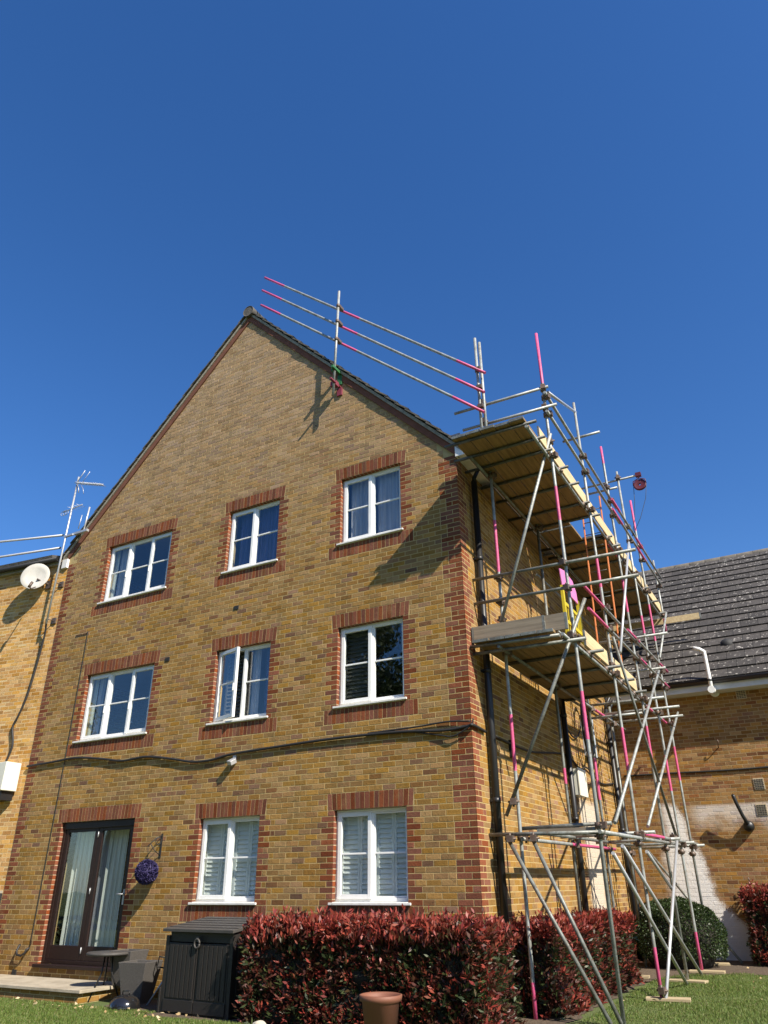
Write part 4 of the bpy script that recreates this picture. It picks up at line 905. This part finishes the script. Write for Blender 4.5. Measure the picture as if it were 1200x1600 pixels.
# couplers: right-angle clamps where tubes cross standards
cm_ = MB(); cm_.tube((0, 0, -.028), (0, 0, .028), .036, 10); cm_.box((.02, -.03, -.03), (.075, .03, .03)); cm_.tube((.03, -.055, 0), (.03, .055, 0), .011, 8); cm_.tube((.05, -.0, -.05), (.05, 0, .05), .011, 8)
proto = None
def coupler(p, rot=0.0, red=False):
    global proto
    if proto is None: proto = cm_.build('coupler', 'coupler'); proto.parent = sc; o = proto
    else:
        o = proto.copy(); COL.objects.link(o); o.parent = sc
    o.location = Vector(p)-sc.location; o.rotation_euler = (0, 0, rot+random.uniform(-.3, .3)); o.scale = (1.3, 1.3, 1.3)
for x, y, a, b, _ in STD:
    for z in (8.28, 7.95, 7.18, 5.36, 5.0, 4.26, 1.92):
        if a < z < b and not (y < .5 and z in (5.36, 5.0)) : coupler((x, y, z))
    if y < 9: coupler((x, y, 1.80), 2.0)
for x, y, a, b, _ in INN:
    for z in (7.17, 4.25, 1.82):
        if a < z < b: coupler((x, y, z), 0.4)
for p in ((OX, .42, 8.45), (OX, .42, 8.07), (OX, .42, 5.39), (OX, .42, 5.01), (IX, .5, 5.39), (IX, .5, 5.01), (IX, .5, 4.74), (OX, .45, 7.45), (IX, .36, 2.24), (.31, .34, 1.80), (.60, .38, 1.80), (1.42, .36, 4.3), (OX, 2.54, 4.4), (OX+.06, 5.1, 2.0), (OX+.04, 2.5, .02), (OX, 6.0, 9.52), (.47, .19, 7.98), (.47, .19, 8.35), (OX, 4.57, 8.6)): coupler(p, -1.57)
for y in (.92, 2.3, 3.92, 5.2, 6.15, 7.1): coupler((oi, y, 7.20), 1.5)
for y in (1.25, 2.25, 3.2, 4.15): coupler((oi, y, 4.28), 1.5)

# roof edge guard rail
rg = thing('roof_guard_rail', (-2.2, -.17, 9.3), 'three sloping pink and steel guard rails following the right roof slope, clamped to posts', 'guard rail')
def TR(name, p0, p1, bands=(), mat='steel', root=rg): m = MB(); m.tube(p0, p1, .0242, 12, bands); return part(m, name, [mat, 'pink'], root)
TR('rail', (-4.213, -.075, 13.184), (.592, .05, 8.851), [(0, .115), (.415, .50), (.90, 1)]); TR('rail', (-4.254, -.075, 12.834), (.549, .05, 8.478), [(0, .115), (.415, .50), (.90, 1)]); TR('rail', (-4.253, -.075, 12.422), (.522, .05, 8.094), [(0, .115), (.415, .50), (.89, 1)])
TR('post', (-2.185, -.19, 11.74), (-2.255, -.19, 9.26)); TR('post', (.439, .10, 9.675), (.439, .10, 7.3)); TR('post', (.507, .12, 9.57), (.507, .12, 7.3))
for z, x in ((11.37, -2.196), (10.99, -2.207), (10.56, -2.219)): m = MB(); m.tube((x, -.19, z-.03), (x, -.19, z+.03), .038, 10); m.box((x-.03, -.18, z-.03), (x+.04, -.05, z+.03)); part(m, 'coupler', 'coupler', rg)
for z in (8.99, 8.62, 8.24): m = MB(); m.tube((.439, .10, z-.03), (.439, .10, z+.03), .038, 10); m.box((.42, .03, z-.03), (.51, .10, z+.03)); part(m, 'coupler', 'coupler', rg)
m = MB(); m.box((-2.25, -.30, 9.825), (-2.195, -.005, 9.885)); m.box((-2.275, -.035, 9.60), (-2.175, -.004, 9.824)); m.box((-2.29, -.235, 9.80), (-2.2505, -.14, 9.90)); part(m, 'hook_bracket', 'green_iron', rg, .006)
m = MB(); m.tube((-2.222, -.345, 9.55), (-2.222, -.005, 9.55), .024, 10); m.box((-2.28, -.035, 9.36), (-2.17, -.004, 9.525)); m.box((-2.33, -.19, 9.50), (-2.2, -.09, 9.60)); part(m, 'clamp', 'coupler_red', rg, .004)

# gin wheel with rope
gw = thing('gin_wheel', (1.84, 6.08, 9.3), 'round red pulley wheel with rope hanging from the tube end high on the scaffold', 'pulley')
m = MB(); m.lathe([(.03, -.02), (.11, -.02), (.135, -.03), (.14, -.012), (.12, 0), (.14, .012), (.135, .03), (.11, .02), (.03, .02)], (0, 0, 0), 24, 0, Matrix.Translation((1.86, 6.06, 9.26)) @ Matrix.Rotation(R(82), 4, 'X'))
for k in range(5):
    q = k*2*math.pi/5; m.tube((1.86+.02*math.cos(q), 6.06, 9.26+.02*math.sin(q)), (1.86+.12*math.cos(q), 6.06, 9.26+.12*math.sin(q)), .012, 6)
part(m, 'wheel', 'redwheel', gw)
m = MB(); m.sweep([(1.72, 6.04, 9.26), (1.73, 6.04, 9.36), (1.86, 6.05, 9.43), (1.99, 6.04, 9.36), (2.0, 6.04, 9.26)], .012, 6); m.tube((1.86, 6.05, 9.42), (1.86, 6.07, 9.56), .016, 8); m.box((1.80, 6.03, 9.48), (1.92, 6.12, 9.57)); part(m, 'hook_frame', 'redwheel', gw)
m = MB(); m.sweep([(1.72, 6.06, 9.26), (1.69, 6.05, 8.9), (1.63, 6.02, 8.45), (1.52, 5.99, 8.05)], .007, 6); m.sweep([(2.0, 6.06, 9.26), (1.93, 6.05, 8.9), (1.75, 6.03, 8.45), (1.53, 5.99, 8.05)], .007, 6); part(m, 'rope', 'rope', gw)

# ladder between the lifts
ld_ = thing('ladder', (1.17, 3.6, 4.37), 'orange fibreglass ladder standing upright between the scaffold platforms', 'ladder')
lp = lambda t: (3.60+.34*t, 4.38+3.75*t)
for x in (.985, 1.355):
    m = MB(); (ya, za), (yb_, zb_) = lp(0), lp(1)
    m.add([(x+sx*.010, y+sy*.025, z) for y, z in ((ya, za), (yb_, zb_)) for sx, sy in ((-1, -1), (1, -1), (1, 1), (-1, 1))], [(3, 2, 1, 0), (4, 5, 6, 7)]+[(k, (k+1) % 4, 4+(k+1) % 4, 4+k) for k in range(4)]); part(m, 'stile', 'orange', ld_, .003)
for k in range(1, 14): y, z = lp(k/14); m = MB(); m.tube((.998, y, z), (1.342, y, z), .009, 8); part(m, 'rung', 'steel_dark', ld_)
# pink and yellow safety gate
gt = thing('safety_gate', (.95, 1.9, 4.37), 'yellow framed safety gate with pink top and bottom plates on the lower platform', 'safety gate')
gx = .95
def gp(y, z): return (gx, y, z)
m = MB(); m.add([gp(1.78, 5.90), gp(2.08, 5.96), gp(2.50, 5.92), gp(2.66, 5.76), gp(2.68, 5.56), gp(1.84, 5.58)]+[(gx+.02, p[1], p[2]) for p in (gp(1.78, 5.90), gp(2.08, 5.96), gp(2.50, 5.92), gp(2.66, 5.76), gp(2.68, 5.56), gp(1.84, 5.58))], [tuple(range(6)), tuple(range(11, 5, -1))]+[(k, k+6, (k+1) % 6+6, (k+1) % 6) for k in range(6)]); part(m, 'top_plate', 'pinkplate', gt, .004)
m = MB(); m.box((gx, 2.48, 4.40), (gx+.02, 2.84, 4.82)); part(m, 'bottom_plate', 'pinkplate', gt, .004)
m = MB()
for y in (1.80, 2.68): m.box((gx-.02, y, 4.55), (gx+.03, y+.06, 5.62))
for z in (4.62, 5.0, 5.3): m.box((gx-.015, 1.86, z), (gx+.02, 2.68, z+.06))
for k in range(7): m.box((gx-.006, 1.93+k*.105, 4.68), (gx+.006, 1.95+k*.105, 5.3))
part(m, 'frame', 'yellow', gt, .003)
for (x, y, r_, lb) in ((1.5, 2.55, .15, 'sole board under the second outer standard, nearest the camera on the lawn'), (1.42, 4.57, -.1, 'sole board under the third outer standard beside two bright braces'), (1.5, 6.0, .05, 'sole board under the pink footed standard before the round bush'), (.5, 4.85, .1, 'sole board at the far end of the side hedge'), (1.42, 7.3, .2, 'sole board behind the round bush at the far standard')):
    m = MB(); m.box((-.28, -.11, 0), (.28, .11, .036)); ob = m.build('sole_board', 'sole', None, .004); ob.location = (x, y, GZ(x, y)+.008); ob.rotation_euler = (0, 0, r_); tag(ob, lb, 'board', 'sole boards under the scaffold feet')

# ------------------------------------------------------------------ hedges and shrubs
def hedge(name, x0, x1, y0, y1, z0, z1, nsh, seed, label, topred=.55, sx=0):
    root = thing(name, ((x0+x1)/2, (y0+y1)/2, z0), label, 'hedge'); r = np.random.default_rng(seed)
    # core
    bm = bmesh.new(); bmesh.ops.create_cube(bm, size=1.0); bmesh.ops.subdivide_edges(bm, edges=bm.edges[:], cuts=9, use_grid_fill=True)
    for v in bm.verts:
        v.co = Vector(((x0+x1)/2+v.co.x*(x1-x0-.22), (y0+y1)/2+v.co.y*(y1-y0-.22), z0+(v.co.z+.5)*(z1-z0-.14)))+Vector([random.uniform(-.045, .045) for _ in range(3)])
    me = bpy.data.meshes.new('twig_mass'); bm.to_mesh(me); bm.free(); me.materials.append(M['twig']); me.transform(Matrix.Translation(-root.location)); co = bpy.data.objects.new('twig_mass', me); COL.objects.link(co); co.parent = root
    w_, d_, h_ = x1-x0, y1-y0, z1-z0; A = np.array([w_*d_, w_*h_, w_*h_*.4, d_*h_, d_*h_]); pick = r.choice(5, nsh, p=A/A.sum())
    u, v = r.random(nsh), r.random(nsh); P = np.empty((nsh, 3)); N = np.zeros((nsh, 3))
    t = pick == 0; P[t] = np.c_[x0+u*w_, y0+v*d_, np.full(nsh, z1)][t]; N[t] = (0, 0, 1)
    for k, (yy, ny) in ((1, (y0, -1)), (2, (y1, 1))): t = pick == k; P[t] = np.c_[x0+u*w_, np.full(nsh, yy), z0+v*h_][t]; N[t] = (0, ny, 0)
    for k, (xx, nx_) in ((3, (x0, -1)), (4, (x1, 1))): t = pick == k; P[t] = np.c_[np.full(nsh, xx), y0+u*d_, z0+v*h_][t]; N[t] = (nx_, 0, 0)
    lump = .5*np.sin(P[:, 0]*5.1+seed)+.5*np.sin(P[:, 1]*6.3+1)+.5*np.sin(P[:, 2]*7.7+P[:, 0]*3)
    P += N*(lump*.05-.05-np.abs(r.normal(0, .075, nsh)))[:, None]+r.normal(0, .02, (nsh, 3))
    hz = (P[:, 2]-z0)/h_
    nl = 7; idx = np.repeat(np.arange(nsh), nl); n = len(idx); C = P[idx]+r.normal(0, .022, (n, 3)); up = np.array([0, 0, .55])
    D = N[idx]*.75+up+r.normal(0, .55, (n, 3))
    topw = np.clip((hz-.78)/.2, 0, 1); pr = .18+topred*topw+.20*(lump > .5)
    rnd = r.random(nsh); kind = np.where(rnd < pr, 0, np.where(rnd < pr+.50, 1, 2))
    L = (.060+.042*r.random(n))*(1+.15*topw[idx]); W = L*(.27+.08*r.random(n)); K = kind[idx]
    ns = int(60*w_*max(d_, .6)); B = np.c_[x0+r.random(ns)*w_, y0+r.random(ns)*d_, z1-.06+.05*r.random(ns)]; nl = 9      # new shoots above the top
    idx = np.repeat(np.arange(ns), nl); tt = np.tile(np.arange(nl)/nl, ns); lean = r.normal(0, .25, (ns, 3)); lean[:, 2] = 1; hh = .07+.12*r.random(ns)
    C2 = B[idx]+lean[idx]*(tt*hh[idx])[:, None]; D2 = lean[idx]*.7+r.normal(0, .7, (len(idx), 3)); L2 = .052+.04*r.random(len(idx))
    leaves('foliage', np.r_[C, C2], np.r_[D, D2], np.r_[L, L2], np.r_[W, L2*.32], ['leaf_red', 'leaf_bronze', 'leaf_green'], np.r_[K, (r.random(ns) < .18).astype(int)[idx]], root)
    return root
hedge('photinia_hedge', -2.60, .50, -1.30, -.28, -.14, .87, 6600, 3, 'long clipped red photinia hedge in front of the gable beside the storage shed', .62)
hedge('photinia_hedge', .06, .72, .52, 4.6, -.12, .80, 3900, 5, 'shorter red photinia hedge along the side wall beneath the scaffold', .62)
hedge('photinia_shrub', 2.12, 3.4, 7.3, 8.15, -.06, 1.15, 2200, 8, 'red photinia shrub at the right edge against the brick wall', .5)
rb = thing('box_bush', (.95, 6.9, -.05), 'round clipped dark green bush in the corner behind the scaffold poles', 'bush')
n = 19000; D = rng.normal(size=(n, 3)); D /= np.linalg.norm(D, axis=1)[:, None]; D[:, 2] = np.where(D[:, 2] < -.5, -D[:, 2], D[:, 2])
lump = .5*np.sin(D[:, 0]*9)+.5*np.sin(D[:, 1]*8+1)+.4*np.sin(D[:, 2]*11); rad = 1+.06*lump-np.abs(rng.normal(0, .05, n))
C = np.array([.95, 6.9, .42])+D*np.array([.80, .78, .62])*rad[:, None]
L = .028+.022*rng.random(n); leaves('foliage', C, D*.8+rng.normal(0, .6, (n, 3)), L, L*.55, ['leaf_box'], np.zeros(n), rb)
m = MB(); m.lathe([(0, -.55), (.5, -.5), (.68, -.2), (.72, .05), (.6, .34), (.3, .5), (0, .55)], (.95, 6.9, .42), 24); part(m, 'twig_mass', 'twig', rb)

# ------------------------------------------------------------------ garden things on the left
pt = MB(); pt.box((-9.4, -.98, -.012), (-5.62, -.002, .03)); pt.box((-9.35, -.94, -.3), (-5.68, -.01, -.013), 1); tag(pt.build('patio_step', ['slab', 'brick_flat'], None, .006), kind='structure')
sh = thing('storage_shed', (-3.42, -.72, -.14), 'dark brown plastic storage shed with ribbed double doors and grey lid beside the hedge', 'storage shed')
xf = Matrix.Translation((-3.45, -.72, -.14)) @ Matrix.Rotation(R(-4), 4, 'Z')
W2, D2, H2 = .60, .36, .92
m = MB(); m.box((-W2, -D2, 0), (-W2+.06, D2, H2-.06), 0, xf); m.box((W2-.06, -D2, 0), (W2, D2, H2-.0), 0, xf); m.box((-W2+.06, D2-.04, 0), (W2-.06, D2, H2), 0, xf); m.box((-W2+.06, -D2+.03, 0), (W2-.06, D2-.04, .06), 0, xf); m.box((-W2+.06, -D2+.02, H2-.13), (W2-.06, -D2+.06, H2-.02), 0, xf)
for y in (-.2, .0, .2): m.box((W2, y-.07, .1), (W2+.008, y+.07, H2-.12), 0, xf)
m.box((-W2-.03, -D2-.01, 0), (-W2, -D2+.12, .28), 0, xf); part(m, 'shed_body', 'shedmat', sh, .008)
for s in (-1, 1):
    a, b = (-W2+.065, -.008) if s < 0 else (.008, W2-.065); m = MB(); m.box((a, -D2, .03), (b, -D2+.03, H2-.14), 0, xf)
    m.box((a+.0, -D2-.012, .03), (b, -D2-.0005, .16), 0, xf)
    for k in range(6): x = a+.035+k*(b-a-.05)/6; m.box((x, -D2-.010, .18), (x+(b-a-.05)/6-.014, -D2-.0005, H2-.16), 0, xf)
    part(m, 'door', 'shedmat', sh, .003)
m = MB(); m.add([xf @ Vector(p) for p in ((-W2-.03, -D2-.05, H2-.015), (W2+.03, -D2-.05, H2-.015), (W2+.03, D2+.02, H2+.10), (-W2-.03, D2+.02, H2+.10), (-W2-.03, -D2-.05, H2+.02), (W2+.03, -D2-.05, H2+.02), (W2+.03, D2+.02, H2+.135), (-W2-.03, D2+.02, H2+.135))], [(0,3,2,1),(4,5,6,7),(0,1,5,4),(1,2,6,5),(2,3,7,6),(3,0,4,7)])
for k in range(5):
    t = (k+.5)/5; m.box((-W2-.02, -D2-.02+t*.7, 0), (W2+.02, -D2+.0+t*.7, .006), 0, xf @ Matrix.Translation((0, 0, H2+.022+.112*(t*.7+.03)/.77)))
part(m, 'lid', 'shedlid', sh, .008)
m = MB(); m.add([tuple(xf @ Vector((.0+.045*math.cos(q), -D2-.025-.01*math.sin(q), H2-.14+.05*math.sin(q)))) for q in np.linspace(0, 5.9, 12)], [])
m.sweep([xf @ Vector((.045*math.cos(q), -D2-.03, H2-.14+.05*math.sin(q))) for q in np.linspace(0, 6.28, 16)], .012, 7); m.box((-.02, -D2-.03, H2-.12), (.02, -D2-.001, H2-.06), 0, xf); part(m, 'latch', 'shedlid', sh)
# bistro table
tb = thing('garden_table', (-5.75, -.55, .03), 'round dark bistro table standing by the brown french door', 'table')
m = MB(); m.lathe([(0, .52), (.30, .52), (.315, .53), (.315, .548), (.30, .56), (0, .562)], (-5.65, -.52, -.10), 32); part(m, 'tabletop', 'shedlid', tb)
for q in (.4, 2.5, 4.6): m = MB(); m.sweep([(-5.65+.06*math.cos(q), -.52+.06*math.sin(q), .42), (-5.65+.08*math.cos(q), -.52+.08*math.sin(q), .2), (-5.65+.24*math.cos(q), -.52+.24*math.sin(q), -.13)], .012, 7); part(m, 'leg', 'black', tb)
# tall rattan planter (empty)
def planter(name, cx, cy, z0, w0, w1, h, label, rz=0.0, mat='rattan'):
    t = thing(name, (cx, cy, z0), label, 'planter'); xf = Matrix.Translation((cx, cy, z0)) @ Matrix.Rotation(rz, 4, 'Z'); m = MB()
    def sq(w, z): return [xf @ Vector((sx*w, sy*w, z)) for sx, sy in ((-1,-1),(1,-1),(1,1),(-1,1))]
    vs = sq(w0, 0)+sq(w1, h)+sq(w1-.03, h)+sq(w1-.035, h-.12); fs = [(0,3,2,1)]
    for a in (0, 4, 8): fs += [(a+k, a+(k+1) % 4, a+4+(k+1) % 4, a+4+k) for k in range(4)]
    fs.append((12, 13, 14, 15)); m.add(vs, fs); part(m, 'pot_body', mat, t, .006)
    return t
planter('planter', -5.02, -.50, -.14, .14, .22, .50, 'empty tapering grey rattan planter between the bistro table and the shed', R(12))
planter('planter', -5.52, -.26, .03, .13, .20, .44, 'grey rattan planter half hidden beneath the round bistro table', R(5))
pp = planter('planter', -8.32, -.80, .03, .15, .22, .36, 'tapering grey planter with a leafy plant at the bottom left corner', R(5))
n = 420; C = np.array([-8.32, -.80, .40])+rng.normal(0, .11, (n, 3))*np.array([1, 1, .8])+np.array([0, 0, .1]); leaves('foliage', C, rng.normal(0, .6, (n, 3))+np.array([0, 0, .6]), .07+.06*rng.random(n), .03+.02*rng.random(n), ['leaf_box'], np.zeros(n), pp)
# kettle barbecue lid on the grass and a folded chair
bq = thing('kettle_barbecue', (-4.72, -.98, -.14), 'glossy black domed kettle barbecue lid lying on the grass left of the shed', 'barbecue lid')
m = MB(); m.lathe([(.20, 0), (.205, .02), (.19, .08), (.15, .13), (.08, .16), (0, .168)], (-4.74, -.98, -.14), 28); part(m, 'lid_dome', 'bbq', bq)
m = MB(); m.sweep([(-4.80, -.98, .02), (-4.80, -.98, .06), (-4.68, -.98, .065), (-4.68, -.98, .02)], .008, 7); part(m, 'handle', 'bbq', bq)
fc = thing('kettle_grill', (-4.55, -.3, -.14), 'black kettle grill on thin tilted legs half hidden behind the shed', 'barbecue')
m = MB(); m.lathe([(0, .30), (.1, .31), (.19, .38), (.22, .46), (.23, .50), (.20, .49), (0, .47)], (-4.45, -.30, -.06), 24); part(m, 'grill_bowl', 'bbq', fc)
for a, b in (((-4.50, -.42, .30), (-4.72, -.60, -.14)), ((-4.40, -.42, .30), (-4.30, -.62, -.14)), ((-4.45, -.2, .30), (-4.45, -.05, -.14))): m = MB(); m.tube(a, b, .011, 8); part(m, 'leg', 'alum', fc)
m = MB(); m.sweep([(-4.64, -.38, .40), (-4.74, -.44, .42), (-4.74, -.46, .30), (-4.66, -.40, .28)], .011, 7); part(m, 'handle', 'black', fc)
# flower pot and stone in front of the hedge
fp = thing('flower_pot', (-.51, -1.58, -.14), 'terracotta coloured round flower pot standing in front of the red hedge', 'flower pot')
m = MB(); m.lathe([(0, 0), (.15, 0), (.19, .36), (.215, .37), (.222, .42), (.205, .425), (.195, .40), (.18, .36), (0, .34)], (-.51, -1.60, -.14), 36); part(m, 'pot_body', 'terracotta', fp)
bm = bmesh.new(); bmesh.ops.create_icosphere(bm, subdivisions=3, radius=.085)
for v in bm.verts: v.co *= 1+.08*math.sin(v.co.x*40)+.06*math.sin(v.co.z*50+v.co.y*30); v.co.z *= .8
me = bpy.data.meshes.new('round_stone'); bm.to_mesh(me); bm.free(); me.materials.append(M['stone']); so = bpy.data.objects.new('round_stone', me); COL.objects.link(so); so.location = (-2.03, -1.62, -.09)
for p in me.polygons: p.use_smooth = True
tag(so, 'pale round stone ball on the grass in front of the hedge', 'stone')
# low garden wall, far left
gwl = MB(); gwl.box((-13, -.62, -.2), (-8.50, -.44, .60)); gwl.box((-13, -.65, .60), (-8.47, -.41, .68)); tag(gwl.build('garden_wall', 'red', loc=(-10, -.5, -.14)), 'low red brick garden wall at the far left edge by the planter', 'wall')

# ------------------------------------------------------------------ grass blades and fallen leaves
def grass(name, x0, x1, y0, y1, n, keep):
    X = x0+(x1-x0)*rng.random(n); Yy = y0+(y1-y0)*rng.random(n); k = keep(X, Yy); X, Yy = X[k], Yy[k]; n = len(X)
    Z = -.14+np.clip(Yy, 0, 9)*.012; C = np.c_[X, Yy, Z-.004]; D = rng.normal(0, .45, (n, 3)); D[:, 2] = 1
    o_ = leaves(name, C, D, (.022+.040*rng.random(n))*(.75+.35*np.sin(X*2.3+np.sin(Yy*3.1)*1.7)*np.sin(Yy*2.7)), .004+.004*rng.random(n), ['blade'], np.zeros(n)); return tag(o_, kind='stuff', label='short mown grass blades on the lawn', cat='grass')
grass('grass', .9, 5.2, -1.0, 7.5, 150000, lambda X, Y_: (X > .80+.08*np.sin(Y_*3)+np.clip(Y_-4.9, 0, 1)*.85) & (Y_ < 5.9+(X-1.9)*.26+.15*np.sin(X*7)))
grass('grass', -8.6, -1.0, -2.6, -.95, 110000, lambda X, Y_: (Y_ < -1.02) & ((X < -4.1) | (Y_ < -1.3)))
n = 120; X = np.concatenate([rng.uniform(-8, -3.2, 90), rng.uniform(.9, 4.2, 30)]); Yy = np.concatenate([-1.06-np.abs(rng.normal(0, .25, 90)), rng.uniform(.5, 7.5, 30)])
C = np.c_[X, Yy, -.14+np.clip(Yy, 0, 9)*.012+.03]; D = rng.normal(0, 1, (n, 3)); D[:, 2] *= .25
tag(leaves('fallen_leaves', C, D, .035+.035*rng.random(n), .025+.02*rng.random(n), ['dead_leaf'], np.zeros(n)), 'dry pale brown leaves scattered over the grass', 'leaves', kind='stuff')

# ------------------------------------------------------------------ what stands behind the camera (house and first tree mirrored in panes, other trees added)
oh = thing('facing_house', (-18, -24, -.14), 'brick house across the lawn seen only as a reflection in the ground floor windows', 'house')
m = MB(); m.box((-34, -32, -.3), (-6, -24, 5.6)); part(m, 'wall', 'brick_flat', oh)
m = MB(); m.prism([(-24.3, 0), (-23.7, 0)], 0, 0) if False else m.add([(-34.4, -23.6, 5.5), (-5.6, -23.6, 5.5), (-5.6, -32.4, 5.5), (-34.4, -32.4, 5.5), (-34.4, -28, 8.6), (-5.6, -28, 8.6)], [(0, 1, 5, 4), (2, 3, 4, 5), (1, 2, 5), (3, 0, 4), (0, 3, 2, 1)]); part(m, 'roof', 'verge_tile', oh)
for x in (-31, -26.5, -22, -17.5, -13, -8.5):
    for z in (.9, 3.5):
        m = MB(); ring(m, x-.6, x+.6, z, z+1.2, -23.99, -23.93, .07); m.box((x-.03, -23.99, z+.07), (x+.03, -23.94, z+1.13)); m.box((x-.53, -23.985, z+.57), (x-.03, -23.945, z+.62)); m.box((x+.03, -23.985, z+.57), (x+.53, -23.945, z+.62)); f = part(m, 'window', 'upvc', oh)
        m = MB(); m.box((x-.53, -23.998, z+.07), (x+.53, -23.992, z+1.13)); part(m, 'pane', 'lead', f)
def tree_copy(src, x, y, sc_, rz, label):
    q = src.copy(); COL.objects.link(q); q.location = (x, y, -.14); q.scale = (sc_,)*3; q.rotation_euler = (0, 0, rz); q['label'] = label
    for ch in src.children: d = ch.copy(); COL.objects.link(d); d.parent = q
tr = thing('broadleaf_tree', (-14.5, -21, -.14), 'leafy tree across the lawn seen only as a reflection in an upper window', 'tree')
m = MB(); m.sweep([(-14.5, -21, -.2), (-14.4, -21, 3), (-14.6, -20.9, 6), (-14.5, -21, 10)], [.28, .22, .16, .05], 10)
for q in range(7): m.sweep([(-14.5, -21, 4.5+q*.8), (-14.5+1.2*math.cos(q*2.2), -21+1.2*math.sin(q*2.2), 5.6+q*.8), (-14.5+2.4*math.cos(q*2.2), -21+2.4*math.sin(q*2.2), 6.4+q*.8)], [.10, .07, .03], 7)
part(m, 'trunk', 'bark', tr)
n = 15000; D = rng.normal(size=(n, 3)); D /= np.linalg.norm(D, axis=1)[:, None]; cl = rng.normal(0, 1, (40, 3)); cl /= np.linalg.norm(cl, axis=1)[:, None]
ctr = np.array([-14.5, -21, 9.0])+cl*np.array([3.4, 3.4, 4.2])*rng.random((40, 1))**.4; C = ctr[rng.integers(0, 40, n)]+D*1.25*rng.random((n, 1))**.4
leaves('crown', C, rng.normal(0, 1, (n, 3)), .22+.1*rng.random(n), .13+.05*rng.random(n), ['leaf_tree'], np.zeros(n), tr)

for k, (x, y, q) in enumerate(((-3, -25, .80), (2.5, -27, .9), (8.5, -25, .82), (14, -27, .95), (20, -25, .85), (26, -21, .8), (30, -15, .7), (-36, -20, .9), (34, -24, .9))):  # unseen trees added to block low sky light from the walls
    tree_copy(tr, x, y, q, k*1.3, 'first unseen tree added behind the photographer to dim the sky fill' if k == 0 else 'unseen tree added behind the photographer to dim the sky fill')
for o_ in scene.objects:
    if o_.name.startswith('broadleaf_tree.'): o_['group'] = 'added trees that dim the sky fill'; o_['label'] = 'unseen leafy tree added behind the photographer to dim the sky fill'
